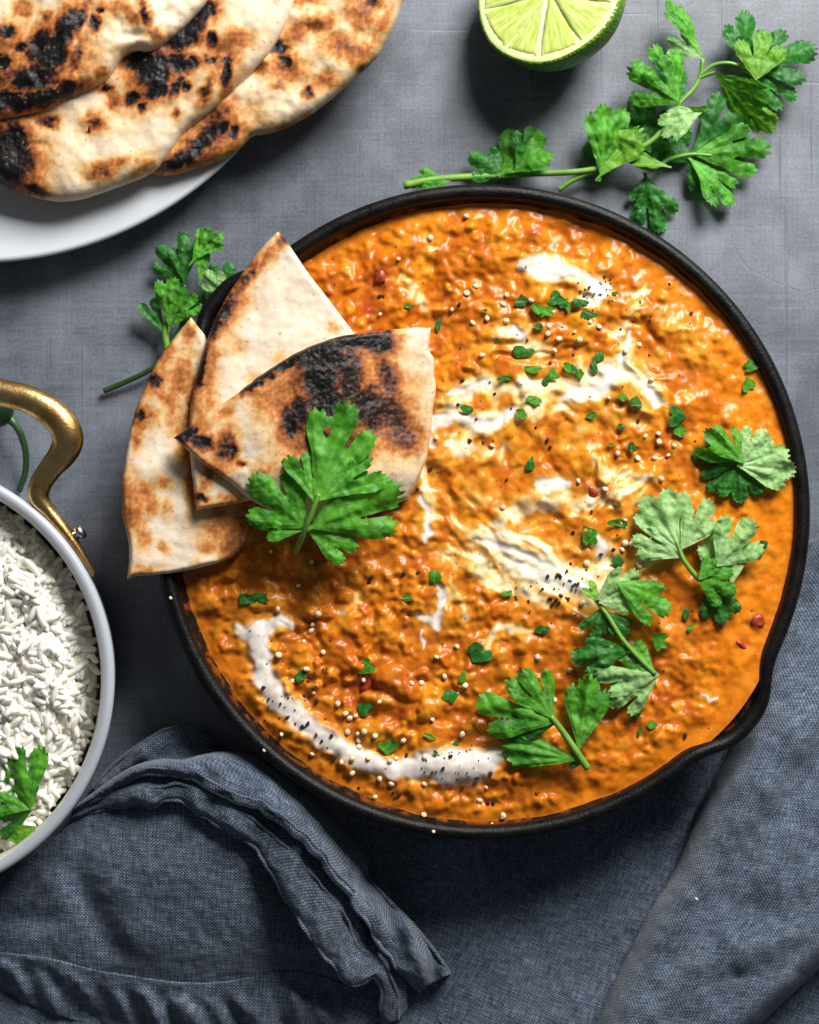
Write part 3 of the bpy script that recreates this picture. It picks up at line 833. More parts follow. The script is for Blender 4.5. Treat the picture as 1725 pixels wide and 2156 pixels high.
def zna(x, y): return 0.0300 + 0.004 * sstep(-100, 300, x) * sstep(260, 60, y)
bread('naan', NA, zna, 0.0095, [
    (72, 162, 38, 20, -8, 1), (46, 172, 18, 8, 0, 1), (82, 95, 18, 32, 25, .85), (112, 110, 22, 30, 30, 1), (140, 60, 16, 34, 25, .95), (165, 42, 10, 22, 30, .9), (128, 78, 12, 14, 0, 1), (45, 98, 10, 12, 0, .8), (60, 212, 70, 13, -8, 1), (18, 206, 40, 12, 5, .95), (105, 200, 24, 13, -20, 1), (142, 186, 16, 20, 20, .85), (170, 185, 14, 14, 0, .6), (12, 66, 16, 11, 0, .85), (8, 128, 14, 12, 0, .95), (198, 48, 9, 12, 0, .9), (160, 120, 10, 30, 20, .6), (98, 35, 10, 10, 0, .5), (50, 20, 16, 12, 0, .42), (210, 22, 4, 4, 0, 1), (305, 26, 6, 18, -10, .7), (330, 72, 12, 10, 0, .45), (280, 38, 16, 10, 20, .36), (90, 130, 80, 60, 0, .34), (240, 16, 30, 12, 0, .38), (10, 160, 20, 60, 0, .5), (215, 150, 10, 8, 0, .5)],
    303, M['naan'], 'topmost naan of the stack with large black char patches', 'naan', 34, 0.0024,
    [(300, 30, 24, 34, 0.0022), (280, 75, 30, 10, -0.002), (130, 90, 50, 50, 0.002), (60, 165, 40, 20, 0.0018), (330, 75, 26, 20, 0.0014)], group=G)

# wedges of flat bread in the skillet
def wedge_poly(segs):
    """segs: list of (points, smooth) joined at sharp corners"""
    out = []
    for pts, n in segs: out.append(catmull(pts, n)[:-1])
    return np.concatenate(out)
GW = 'flatbread wedges tucked into the curry'
WL = wedge_poly([([(402, 668), (372, 705), (335, 755), (302, 820), (278, 890), (264, 960), (256, 1030), (258, 1085), (266, 1120), (272, 1160), (268, 1220)], 60),
                 ([(268, 1220), (285, 1213), (330, 1210), (400, 1200), (460, 1185), (500, 1165), (525, 1120), (540, 1060)], 34), ([(540, 1060), (520, 960), (470, 840), (440, 740)], 26), ([(440, 740), (432, 708), (415, 685), (402, 668)], 10)])
def zwl(x, y): return 0.0478 + 0.0020 * sstep(420, 280, x) - 0.0035 * sstep(380, 540, x) * sstep(900, 1150, y) + 0.0010 * sstep(900, 700, y)
bread('flatbread_wedge', WL, zwl, 0.0036, [
    (326, 800, 13, 12, -20, .75), (326, 800, 24, 20, -20, .5), (300, 876, 13, 9, 0, .78), (300, 876, 22, 16, 0, .5), (345, 752, 14, 28, 25, .46), (398, 702, 10, 17, 20, .46), (288, 915, 7, 24, 5, .42), (380, 800, 16, 40, 20, .45), (362, 850, 14, 36, 0, .40), (340, 830, 8, 20, 0, .4),
    (276, 1060, 18, 42, -8, .48), (300, 1035, 20, 18, 0, .44), (320, 1060, 14, 20, 0, .38), (405, 990, 10, 60, 0, .46), (395, 930, 14, 30, 0, .5), (300, 1120, 10, 22, 0, .38), (345, 1015, 12, 10, 0, .40), (350, 1070, 10, 12, 0, .42), (455, 1110, 20, 14, 0, .46), (488, 1140, 20, 26, 20, .52), (470, 1100, 26, 40, 30, .42), (440, 1150, 14, 12, 0, .38), (300, 1200, 20, 8, 0, .34), (405, 850, 6, 40, 5, .55), (515, 1090, 20, 40, 0, .5), (345, 1155, 10, 8, 0, .36)],
    404, M['pita'], 'left flatbread wedge with brown spots overhanging the skillet rim', 'flatbread', 10, 0.0012, [], 3.0, False, 0.085, GW, wobble=1.6)
WT = wedge_poly([([(585, 487), (545, 530), (500, 590), (466, 645), (438, 710), (420, 770), (405, 830), (400, 880), (400, 950), (408, 1030), (415, 1074)], 60),
                 ([(415, 1074), (460, 1066), (510, 1058), (620, 1030)], 16), ([(620, 1030), (720, 960), (780, 850), (780, 760)], 20), ([(780, 760), (740, 694), (690, 628), (640, 562), (604, 506), (585, 487)], 40)])
def zwt(x, y): return 0.0518 + 0.0035 * sstep(560, 420, x) - 0.0050 * sstep(560, 740, x) * sstep(480, 700, y) + 0.0012 * sstep(700, 500, y)
bread('flatbread_wedge', WT, zwt, 0.0036, [
    (597, 505, 10, 9, 40, .62), (560, 540, 30, 10, -52, .50), (515, 590, 44, 10, -54, .58), (470, 660, 44, 12, -60, .70), (478, 650, 56, 20, -60, .46), (452, 690, 26, 10, -65, .72), (424, 760, 8, 34, 12, 1), (418, 790, 7, 22, 10, .95), (415, 830, 9, 20, 10, .5), (436, 770, 16, 54, 14, .45), (440, 840, 12, 24, 0, .36), (420, 880, 14, 40, 0, .36), (532, 572, 5, 5, 0, .8), (422, 1050, 11, 7, 10, .95), (440, 1000, 10, 26, 20, .5), (480, 1050, 20, 9, 0, .42), (505, 730, 14, 10, 0, .27), (590, 750, 10, 12, 0, .27), (540, 800, 18, 8, 0, .26), (700, 690, 10, 10, 0, .26)],
    505, M['pita'], 'pale flatbread wedge standing highest against the rim with a browned curved edge', 'flatbread', 10, 0.0011, [(560, 700, 60, 80, 0.0012)], 3.0, False, 0.085, GW, wobble=1.6)
WF = wedge_poly([([(366, 922), (400, 898), (450, 862), (500, 828), (560, 782), (630, 740), (700, 712), (760, 700), (820, 694), (870, 690), (908, 690)], 70),
                 ([(908, 690), (905, 715), (903, 738), (914, 756), (914, 790), (918, 812), (912, 860), (905, 930), (890, 990), (860, 1050)], 40), ([(860, 1050), (760, 1090), (640, 1095), (560, 1070), (510, 1040)], 24), ([(510, 1040), (470, 1005), (430, 978), (400, 952), (376, 930), (366, 922)], 24)])
def zwf(x, y): return 0.0592 + 0.0015 * sstep(520, 380, x) + 0.0010 * np.exp(-((x - 640) / 160)**2) - 0.0105 * sstep(680, 900, x) - 0.0075 * sstep(985, 1095, y)
bread('flatbread_wedge', WF, zwf, 0.0036, [
    (545, 800, 34, 9, -32, 1), (600, 762, 40, 11, -28, 1), (520, 818, 12, 6, -30, .8), (660, 738, 40, 14, -18, 1), (720, 722, 40, 12, -10, 1), (770, 715, 26, 10, 0, .9), (800, 722, 24, 20, 0, .9), (690, 760, 60, 24, -10, .80), (675, 800, 34, 32, 0, .88), (690, 850, 38, 34, 0, .86), (630, 870, 24, 36, 10, .74), (610, 890, 16, 30, 0, .82), (735, 800, 26, 56, 0, .74), (750, 760, 14, 36, 10, .42), (780, 860, 50, 40, 20, .70), (830, 870, 22, 50, -20, .60), (815, 790, 16, 50, -20, .60), (850, 920, 26, 24, 0, .60), (640, 800, 40, 30, -30, .55), (590, 840, 40, 34, -20, .50), (740, 840, 100, 80, 10, .38), (392, 914, 22, 13, -30, .82), (402, 905, 30, 20, -30, .5), (424, 930, 20, 12, 10, .80), (475, 942, 16, 26, 10, .60), (490, 950, 9, 12, 0, .78), (455, 985, 24, 16, 20, .42), (510, 975, 10, 6, 0, .62), (560, 985, 20, 20, 0, .34), (470, 870, 22, 10, -30, .36), (700, 930, 60, 30, 0, .60), (730, 855, 20, 12, 0, .35)],
    606, M['pita'], 'front flatbread wedge with a broad black charred patch lying in the curry', 'flatbread', 10, 0.0014, [(690, 780, 60, 60, 0.0008), (560, 900, 40, 40, 0.001)], 3.0, False, 0.075, GW, wobble=2.2)

# ------------------------------------------------------------------ lime half
lc = P(1156, -16, 0.030)
LR = 0.0312
lime = empty('lime_half', (lc[0], lc[1], 0.0))
tag(lime, 'cut lime half with juicy pale green face above the skillet', 'lime')
tilt = Matrix.Rotation(R(24), 3, Vector((0.93, 0.36, 0)).normalized().cross(Vector((0, 0, 1))) * -1)
LM = np.array(Matrix.Rotation(R(21), 3, Vector((0.55, 0.83, 0))))   # face leans to the upper left
# rotate so the face normal leans away from the lower right
nrm_dir = Vector((-0.72, 0.45, 0)).normalized()
axis = Vector((0, 0, 1)).cross(nrm_dir)
LM = np.array(Matrix.Rotation(R(26), 3, axis))
LC = np.array([lc[0], lc[1], 0.0312])
def lplace(V): return V @ LM.T + LC
prof = [(0.0, -LR * 1.04)]
for a in np.linspace(6, 86, 16):
    bumpk = 1.0
    prof.append((LR * math.sin(R(a)), -LR * 1.02 * math.cos(R(a))))
prof += [(LR * 1.0, -0.0006), (LR * 0.992, 0.0), (LR * 0.965, 0.0002)]
V, Q = lathe_arrays(prof, 96, 0, 0, lambda th, r, i: r * (1 + 0.010 * np.sin(3 * th + 1) + 0.006 * np.sin(7 * th)))
link('rind', make_mesh('rind', lplace(V), Q), M['rind'], lime)
th = np.linspace(0, 2 * np.pi, 96, endpoint=False)
prof = [(LR * 0.968, 0.0002), (LR * 0.93, 0.0006), (LR * 0.88, 0.0003), (LR * 0.60, -0.0004), (0.0, -0.0002)]
V, Q = lathe_arrays(prof, 96, 0, 0, lambda th, r, i: r * (1 + 0.010 * np.sin(3 * th + 1) + 0.006 * np.sin(7 * th)))
link('pith', make_mesh('pith', lplace(V), Q), M['pith'], lime)
NS = 10
for k in range(NS):
    a0 = k * 2 * math.pi / NS + 0.22 + 0.06 * math.sin(k * 2.3); a1 = (k + 1) * 2 * math.pi / NS + 0.22 + 0.06 * math.sin((k + 1) * 2.3)
    S = 1000.0
    r0, r1 = 0.075 * S, 0.885 * S
    pts = []
    for a in np.linspace(a0 + 0.020, a1 - 0.020, 9): pts.append((r1 * math.cos(a), r1 * math.sin(a)))
    am = (a0 + a1) / 2
    pts.append((r0 * 2.2 * math.cos(a1 - 0.07), r0 * 2.2 * math.sin(a1 - 0.07)))
    pts.append((r0 * math.cos(am), r0 * math.sin(am)))
    pts.append((r0 * 2.2 * math.cos(a0 + 0.07), r0 * 2.2 * math.sin(a0 + 0.07)))
    v, d, q = grid_fill(catmull(pts, 60, True), 26.0)
    e = np.clip(d / 55.0, 0, 1)
    x, y = v[:, 0] / S * LR, v[:, 1] / S * LR
    zz = 0.0000 + 0.0008 * np.sqrt(np.clip(1 - (1 - e)**2, 0, 1)) + 0.0003 * fbm(v[:, 0] / 60, v[:, 1] / 60, 3, k)
    me = make_mesh('segment', lplace(np.stack([x, y, zz], -1)), q[:, ::-1], True,
                   dict(rad=np.hypot(v[:, 0], v[:, 1]) / S, ang=np.arctan2(v[:, 1], v[:, 0]) + 7))
    link('segment', me, M['pulp'], lime)

# ------------------------------------------------------------------ rice pot
RPX, RPY, RPR = -228.0, 1431.0, 468.0
ZP = 0.052
pk = KP * (H - ZP) / (H - ZR)
rp = P(RPX, RPY, ZP); rpr = RPR * pk
pot = empty('rice_pot', (rp[0], rp[1], 0))
tag(pot, 'pale enamelled round pot with a brass handle, full of rice', 'pot')
prof = [(0.0, 0.0015), (rpr * 0.86, 0.0015), (rpr * 0.93, 0.006), (rpr * 0.985, 0.040)]
for a in np.linspace(-60, 120, 8): prof.append((rpr - 0.0024 + 0.0024 * math.cos(R(a)), ZP - 0.0022 + 0.0022 * math.sin(R(a))))
prof += [(rpr - 0.0046, ZP - 0.0008)]
V, Q = lathe_arrays(prof, 256, rp[0], rp[1])
link('pot_body', make_mesh('pot_body', V, Q), M['enamel'], pot)
prof = [(rpr - 0.0046, ZP - 0.0008), (rpr - 0.0056, ZP - 0.003), (rpr * 0.92, 0.012), (rpr * 0.85, 0.006), (0.0, 0.005)]
V, Q = lathe_arrays(prof, 256, rp[0], rp[1])
link('inner_lining', make_mesh('inner_lining', V, Q), M['lining'], pot)
hpts = [(199, 1212, 44, 6), (182, 1184, 45, 9), (160, 1150, 46, 12), (132, 1112, 47, 14), (104, 1078, 47, 17), (82, 1048, 48, 22), (86, 1018, 49, 24), (108, 985, 51, 25), (132, 955, 53, 30), (143, 926, 55, 33), (132, 893, 56, 33), (100, 862, 56, 31), (52, 838, 56, 29), (0, 826, 56, 28), (-40, 828, 56, 28)]
ax = R(-71)     # symmetry axis, layout angle
def mir(p):
    dx, dy = p[0] - RPX, p[1] - RPY
    c, s = math.cos(2 * ax), math.sin(2 * ax)
    return (RPX + c * dx + s * dy, RPY + s * dx - c * dy, p[2], p[3])
hh = hpts[:-1]
full = catmull(np.array(hh + [mir(p) for p in hh[::-1]], float), 150)
hw = P(full[:, 0], full[:, 1], full[:, 2] / 1000.0)
nfl = np.interp(np.linspace(0, 1, 150), [0, .14, .24, .76, .86, 1], [1.5, 1.25, .85, .85, 1.25, 1.5])
pot_handle = tube('handle', hw, full[:, 3] * KP, M['brass'], pot, 20, True, nfl)
# flange straps hug the pot: the handle's ends already lie along the wall; a rivet through each
for pt in ((158, 1128), mir((158, 1128, 0, 0))[:2]):
    dirv = np.array([pt[0] - RPX, -(pt[1] - RPY), 0]); dirv /= np.linalg.norm(dirv)
    c = P(pt[0], pt[1], 0.047)
    seq = np.array([c - dirv * 0.004, c + dirv * 0.0012, c + dirv * 0.0016, c + dirv * 0.0036, c + dirv * 0.0042])
    tube('rivet', seq, np.array([0.0020, 0.0020, 0.0031, 0.0030, 0.0016]), M['steel'], pot_handle, 16)

# rice: grains as parts, the lower and unseen ones as one mass
rice = empty('cooked_rice', (rp[0], rp[1], 0.006))
tag(rice, 'fluffy white long grain rice heaped in the pale pot', 'rice')
RIN = 432.0
def rice_z(x, y):
    r = np.hypot(x - RPX, y - RPY)
    return 0.0430 + 0.0050 * fbm(x / 70, y / 70, 3, 140) + 0.003 * fbm(x / 26, y / 26, 2, 150) - 0.010 * sstep(340, 440, r) + 0.003 * sstep(400, 0, r)
rp_poly = np.stack([RPX + RIN * np.cos(np.linspace(0, 2 * np.pi, 120, endpoint=False)), RPY + RIN * np.sin(np.linspace(0, 2 * np.pi, 120, endpoint=False))], -1)
v, d, q = grid_fill(rp_poly, 8.0)
tag(link('rice_bed', make_mesh('rice_bed', P(v[:, 0], v[:, 1], rice_z(v[:, 0], v[:, 1]) - 0.0003), q), M['rice_bed'], rice), kind='stuff')
def grain_arrays(seed):
    r = random.Random(seed)
    L = r.uniform(0.0032, 0.0050); W = r.uniform(0.00118, 0.00148); bend = r.uniform(-0.0006, 0.0006)
    ts = np.array([-1, -0.82, -0.35, 0.3, 0.8, 1.0]); rr_ = np.array([0.25, 0.72, 1.0, 1.0, 0.70, 0.22]) * W
    pts = np.stack([ts * L, bend * (1 - ts**2), 0 * ts], -1)
    return tube_arrays(pts, rr_, 6, True, 0.85)
GR = [grain_arrays(s) for s in range(8)]
gme = []
for k in range(8):
    me = make_mesh('grain', GR[k][0], GR[k][1]); me.materials.append(M['rice']); gme.append(me)
rr_ = np.random.RandomState(5)
cand = []
while len(cand) < 3400:
    r_ = RIN * math.sqrt(rr_.rand()) * 0.985; a_ = rr_.rand() * 6.2832
    x, y = RPX + r_ * math.cos(a_), RPY + r_ * math.sin(a_)
    if x < -60 and rr_.rand() < 0.35: continue
    yaw = 3.14 * (noise(x / 60, y / 60, 160) + rr_.rand() * 0.75); pit = rr_.normal(0, 0.30)
    lift = rr_.uniform(-0.0012, 0.0014)
    z = float(rice_z(np.array(x), np.array(y))) + lift
    cand.append((lift, x, y, z, yaw, pit, rr_.randint(8)))
vis = sorted([c for c in cand if -15 < c[1]], key=lambda c: -c[0])[:300]
vs = set(id(c) for c in vis)
acc_v, acc_q, acc_t, base = [], [], [], 0
for c in cand:
    lift, x, y, z, yaw, pit, k = c
    rot = Matrix.Rotation(yaw, 4, 'Z') @ Matrix.Rotation(pit, 4, 'Y')
    p = P(x, y, z)
    if id(c) in vs:
        o = bpy.data.objects.new('grain', gme[k]); COL.objects.link(o)
        o.parent = rice
        o.matrix_parent_inverse = Matrix.Translation(rice.location).inverted()
        o.matrix_basis = Matrix.Translation(p) @ rot
    else:
        vv = GR[k][0] @ np.array(rot)[:3, :3].T + p
        acc_v.append(vv); acc_q.append(GR[k][1][0] + base); acc_t.append(GR[k][1][1] + base); base += len(vv)
tag(link('grain_mass', make_mesh('grain_mass', np.concatenate(acc_v), [np.concatenate(acc_q), np.concatenate(acc_t)]), M['rice'], rice), kind='stuff')

# ------------------------------------------------------------------ chilli by the pot
ch = empty('green_chilli', tuple(P(-20, 860, 0.0)))
tag(ch, 'dark green chilli with curved stalk under the brass handle', 'chilli')
cp_ = catmull([(-190, 800, 6), (-130, 815, 8), (-70, 840, 10), (-20, 862, 11), (6, 872, 11), (18, 878, 10)], 40)
tube('pod', P(cp_[:, 0], cp_[:, 1], cp_[:, 2] / 1000), np.interp(np.linspace(0, 1, 40), [0, .1, .5, .9, 1], [6, 22, 40, 44, 22]) * KP, M['chilli'], ch, 16)
cp_ = catmull([(14, 876, 11), (30, 892, 12), (44, 915, 11), (54, 950, 9), (54, 990, 6), (46, 1018, 4), (40, 1034, 3)], 30)
tube('stalk', P(cp_[:, 0], cp_[:, 1], cp_[:, 2] / 1000), np.interp(np.linspace(0, 1, 30), [0, .06, .15, .8, 1], [16, 11, 8, 7, 6]) * KP, M['stem_dark'], ch, 10)

# ------------------------------------------------------------------ coriander
def leaf_outline(L, spread, lobes, seed, neck=0.12, asym=0.0, depth=0.42, teeth=4.8):
    """fan shaped leaflet along +x; returns outline and the lobe directions"""
    r = random.Random(seed)
    n = 200
    th = np.linspace(-spread, spread, n)
    cuts = [(-spread + 2 * spread * (i + 1) / lobes) + r.uniform(-.05, .05) * spread for i in range(lobes - 1)]
    # rounded lobes: the outline is the farthest of one disc per lobe
    env = np.full(n, 0.30)
    half = spread / lobes
    for i in range(lobes):
        ph0 = -spread + 2 * half * (i + 0.5) + r.uniform(-.12, .12) * half
        mid = 1 - abs((i + 0.5) / lobes - 0.5) * 2
        reach = (0.80 + 0.20 * mid) * r.uniform(.93, 1.04)
        rho = min(0.42, max(0.16, 0.60 * half * 1.30 * (1.0 - 0.25 * depth))) * reach * r.uniform(.92, 1.08)
        c0 = reach - rho
        dth = th - ph0
        disc = rho**2 - (c0 * np.sin(dth))**2
        rr1 = np.where(disc > 0, c0 * np.cos(dth) + np.sqrt(np.maximum(disc, 0)), 0)
        env = np.maximum(env, rr1)
    env = np.maximum(env, 0.62 * (1 - 0.5 * depth) * np.cos(th * 0.6))
    env *= 1 - 0.30 * (np.abs(th) / spread)**6
    arc = np.concatenate([[0], np.cumsum(np.hypot(np.diff(env * np.cos(th)), np.diff(env * np.sin(th))))])
    ph = arc * math.pi / 0.092 + r.uniform(0, 3) + 0.6 * np.sin(arc * 9 + seed)
    tooth = np.sqrt(np.abs(np.sin(ph)))
    env *= 0.81 + 0.19 * tooth * (1 + 0.25 * np.sin(2.7 * th + seed))
    pts = np.stack([np.cos(th), np.sin(th)], -1) * (L * env)[:, None]
    b = neck * L
    pts[:, 0] = np.maximum(pts[:, 0], -0.1 * L)
    sh = np.array([b, 0])
    pts = pts * (1 - neck) + sh
    w = max(0.018 * L, 2.2)
    base = np.array([[b * 0.5, w * 1.0], [0, w], [0, -w], [b * 0.5, -w * 1.0]])
    poly = np.concatenate([pts, base])
    dirs = [-spread + 2 * spread * (i + 0.5) / lobes for i in range(lobes)]
    return poly, dirs, b

LEAFN = [0]
def leaflet(parent, bx, by, tx, ty, z0, spread=62, lobes=3, mat='leaf', pitch=4, roll=0, curl=-0.15, pleat=0.055, neck=0.14, cup=0.18, asym=0.0, depth=0.52, name='leaf', wave=0.085, seed=None):
    """base and tip in the layout, z0 base height in mm; pitch/roll in degrees; curl bends the tip, cup folds along the midrib"""
    LEAFN[0] += 1
    seed = LEAFN[0] if seed is None else seed
    b3 = P(bx, by, z0 / 1000.0)
    ang_ = math.atan2(-(ty - by), tx - bx)
    L = math.hypot(tx - bx, ty - by) / max(math.cos(R(pitch)), 0.3)
    poly, dirs, b = leaf_outline(L, R(spread), lobes, seed, neck, asym, depth)
    h = max(2.0, L / 74)
    v, d, q = grid_fill(poly, h)
    q = q[:, ::-1]
    u, w = v[:, 0], v[:, 1]
    un = u / L; wn = w / L
    a = np.arctan2(w, np.maximum(u - b, 1e-3)); rad_ = np.hypot(u - b, w)
    vein = np.zeros_like(u)
    for dr in dirs:
        du = (u - b) * math.cos(dr) + w * math.sin(dr); dw = -(u - b) * math.sin(dr) + w * math.cos(dr)
        vein = np.maximum(vein, np.exp(-(dw / (1.1 + 2.6 * np.clip(1 - du / L, 0, 1)))**2) * (du > 0) * np.clip(1.15 - du / L, 0, 1))
        vein = np.maximum(vein, 0.40 * np.exp(-(dw / (0.055 * L))**2) * (du > 0) * np.clip(1.05 - du / L, 0, 1))
        # side veins
        sv = np.abs(((du - 1.1 * np.abs(dw)) / (0.17 * L)) % 1.0 - 0.5) * 0.17 * L
        vein = np.maximum(vein, 0.55 * np.exp(-((sv - 0.085 * L * 0) / 1.5)**2) * (du > 0.1 * L) * (np.abs(dw) < 0.22 * L))
    vein = np.maximum(vein, np.exp(-(w / (0.022 * L + 1.5))**2) * np.clip(1 - (u - b) / (0.25 * L), 0, 1))
    z = curl * L * un**2 - cup * L * np.abs(wn) * 0.6 + 0 * u
    z = z + pleat * L * np.clip(rad_ / L, 0, 1) * np.cos(a / R(spread) * len(dirs) * math.pi) * 0.5
    z = z + wave * L * fbm(un * 3.1, wn * 3.1, 3, seed + 300) * np.clip(un * 2, 0, 1) + 0.14 * wave * L * fbm(un * 9, wn * 9, 2, seed + 400)
    z = z + 0.016 * L * np.sin(np.arctan2(w, u) * 13 + seed) * np.clip(rad_ / L - 0.45, 0, 1) * 2
    loc = np.stack([u, w, z], -1) * KP
    rm = Matrix.Rotation(ang_, 3, 'Z') @ Matrix.Rotation(-R(pitch), 3, 'Y') @ Matrix.Rotation(R(roll), 3, 'X')
    V = loc @ np.array(rm).T + b3
    V[:, 2] = np.maximum(V[:, 2], 0.0006 + 0.0004 * np.sin(V[:, 0] * 900))
    # real thickness: a second skin just below
    me = make_mesh(name, V, q, True, dict(vein=vein))
    o = link(name, me, M[mat], parent)
    return o
def stem(parent, pts, r0, r1, mat='stem', name='stem'):
    p = catmull(np.array(pts, float), max(10, 6 * len(pts)))
    return tube(name, P(p[:, 0], p[:, 1], p[:, 2] / 1000.0), np.linspace(r0, r1, len(p)) * KP, M[mat], parent, 8)
def sprig(x, y, z, label):
    e = empty('coriander_sprig', tuple(P(x, y, z)))
    return tag(e, label, 'coriander', 'coriander sprigs')

# large sprig on the table, upper right
s = sprig(1240, 360, 0.0, 'large leafy coriander sprig on the grey table above the skillet')
stem(s, [(850, 391, 8), (900, 380, 8), (960, 374, 8), (1110, 366, 8), (1240, 358, 9), (1310, 330, 10), (1380, 290, 12), (1425, 225, 12), (1462, 185, 11), (1476, 155, 11), (1480, 122, 12)], 9, 4.5)
stem(s, [(1176, 400, 6), (1205, 380, 7), (1245, 362, 8), (1300, 345, 8)], 6, 6)
stem(s, [(1475, 158, 11), (1500, 138, 12), (1530, 132, 13), (1562, 138, 13)], 4.5, 4)
stem(s, [(1472, 165, 11), (1488, 158, 12), (1508, 152, 14)], 4, 4)
stem(s, [(1310, 330, 9), (1370, 355, 7), (1410, 335, 7), (1455, 325, 8), (1500, 327, 8)], 6, 4)
leaflet(s, 950, 380, 862, 384, 9, 46, 3, 'leaf', 6)
leaflet(s, 1062, 372, 988, 322, 9, 66, 3, 'leaf_dark', 8)
leaflet(s, 1050, 374, 1140, 258, 9, 58, 3, 'leaf', 10, -22)
leaflet(s, 1085, 350, 1130, 262, 12, 44, 3, 'leaf_dark', 4, 30)
leaflet(s, 1300, 330, 1236, 262, 6, 60, 3, 'leaf_dark', 0)
leaflet(s, 1262, 382, 1305, 212, 10, 42, 4, 'leaf', 14, 18, neck=.2)
leaflet(s, 1255, 380, 1352, 262, 10, 34, 3, 'leaf_lime', 14, -18, neck=.2)
leaflet(s, 1372, 330, 1345, 190, 4, 66, 3, 'leaf_dark', 2)
leaflet(s, 1432, 222, 1322, 142, 14, 52, 3, 'leaf', 12, -10, neck=.1)
leaflet(s, 1432, 222, 1376, 90, 14, 42, 3, 'leaf', 14, 16, neck=.1)
leaflet(s, 1436, 226, 1426, 132, 12, 34, 2, 'leaf_dark', 8, 30, neck=.1)
leaflet(s, 1486, 232, 1378, 262, 17, 44, 4, 'leaf_pale', 4, 24, curl=-.25)
leaflet(s, 1450, 225, 1492, 244, 18, 40, 2, 'leaf_lime', 0, 40)
leaflet(s, 1414, 352, 1324, 322, 12, 26, 2, 'leaf_lime', 6, 30, curl=-.2)
leaflet(s, 1370, 345, 1452, 262, 5, 58, 3, 'leaf_dark', 2)
leaflet(s, 1356, 362, 1398, 502, 5, 46, 3, 'leaf_dark', 2, 8)
leaflet(s, 1362, 364, 1345, 450, 5, 40, 3, 'leaf_dark', 2, -12)
leaflet(s, 1480, 124, 1398, 76, 13, 40, 3, 'leaf_pale', 6, -15)
leaflet(s, 1478, 118, 1412, -14, 13, 22, 3, 'leaf', 10, 34)
leaflet(s, 1560, 140, 1580, 22, 12, 56, 3, 'leaf_dark', 4, 14)
leaflet(s, 1562, 142, 1722, 96, 12, 50, 3, 'leaf_dark', 4, -8)
leaflet(s, 1566, 148, 1690, 200, 11, 40, 3, 'leaf_dark', 2, -10)
leaflet(s, 1592, 168, 1612, 48, 17, 52, 3, 'leaf_lime', 4, 0, neck=.02, curl=-.2)
leaflet(s, 1505, 150, 1600, 262, 18, 44, 4, 'leaf', 8, 56, curl=-.16, neck=.10)
leaflet(s, 1560, 205, 1628, 296, 15, 30, 3, 'leaf_lime', 4, 40, curl=-.16, neck=.02)
leaflet(s, 1452, 326, 1598, 216, 7, 48, 3, 'leaf_dark', 3, 10)
leaflet(s, 1450, 326, 1634, 308, 8, 40, 3, 'leaf', 5, 0)
leaflet(s, 1448, 328, 1562, 430, 8, 36, 3, 'leaf', 5, -24)
leaflet(s, 1448, 330, 1490, 410, 7, 40, 3, 'leaf_dark', 3, 10)

# sprig on the table left of the bread wedges
s = sprig(380, 690, 0.0, 'dark coriander sprig on the table behind the left flatbread wedges')
stem(s, [(219, 823, 3), (262, 805, 4), (310, 782, 5), (345, 752, 6), (362, 720, 7), (380, 690, 8), (400, 665, 9), (425, 640, 9)], 6.5, 4.5, 'stem_dark')
stem(s, [(352, 735, 7), (348, 700, 8), (356, 670, 9)], 8, 7, 'stem')
stem(s, [(380, 690, 8), (392, 640, 10), (388, 600, 12)], 5, 4, 'stem_dark')
leaflet(s, 352, 712, 298, 612, 8, 30, 2, 'leaf_dark', 8, 10, neck=.2)
leaflet(s, 356, 700, 368, 578, 10, 36, 3, 'leaf', 20, 0, neck=.2)
leaflet(s, 362, 690, 416, 616, 10, 40, 3, 'leaf', 18, -20, neck=.2)
leaflet(s, 388, 600, 334, 516, 8, 46, 3, 'leaf_dark', 4)
leaflet(s, 388, 600, 384, 488, 10, 40, 3, 'leaf_dark', 8)
leaflet(s, 398, 560, 462, 478, 16, 48, 4, 'leaf', 14, 0, neck=.3)
leaflet(s, 420, 600, 436, 520, 14, 22, 2, 'leaf', 10, 30)
leaflet(s, 436, 636, 494, 548, 9, 46, 3, 'leaf_dark', 4)
leaflet(s, 478, 622, 428, 570, 13, 48, 3, 'leaf_pale', 8, -15, neck=.05)
leaflet(s, 440, 630, 486, 596, 12, 40, 2, 'leaf', 6, 0)
leaflet(s, 400, 620, 440, 640, 4, 60, 3, 'leaf_dark', 0)

# the big bright leaf on the bread
s = sprig(640, 1120, 0.055, 'large bright green coriander leaf lying on the charred flatbread wedge')
zz = 64
stem(s, [(622, 1162, 54), (634, 1135, 60), (645, 1108, 64), (660, 1070, 67), (672, 1040, 68)], 7, 5, 'stem')
leaflet(s, 652, 1114, 524, 1006, zz, 52, 3, 'leaf', 6, -6, neck=.08, depth=.44)
leaflet(s, 640, 1116, 542, 1088, zz - 1, 46, 3, 'leaf', 3, 10, neck=.05, depth=.4)
leaflet(s, 655, 1088, 742, 842, zz + 2, 38, 3, 'leaf', 6, 0, neck=.24, depth=.46)
leaflet(s, 662, 1058, 812, 968, zz + 3, 30, 2, 'leaf', 4, -8, neck=.15)
leaflet(s, 662, 1060, 622, 938, zz + 3, 34, 2, 'leaf', 3, 8, neck=.15)
leaflet(s, 646, 1114, 840, 1034, zz, 42, 3, 'leaf', 6, 8, neck=.1, depth=.44)
leaflet(s, 646, 1116, 762, 1148, zz - 2, 46, 3, 'leaf', 2, -8, neck=.06, depth=.32)

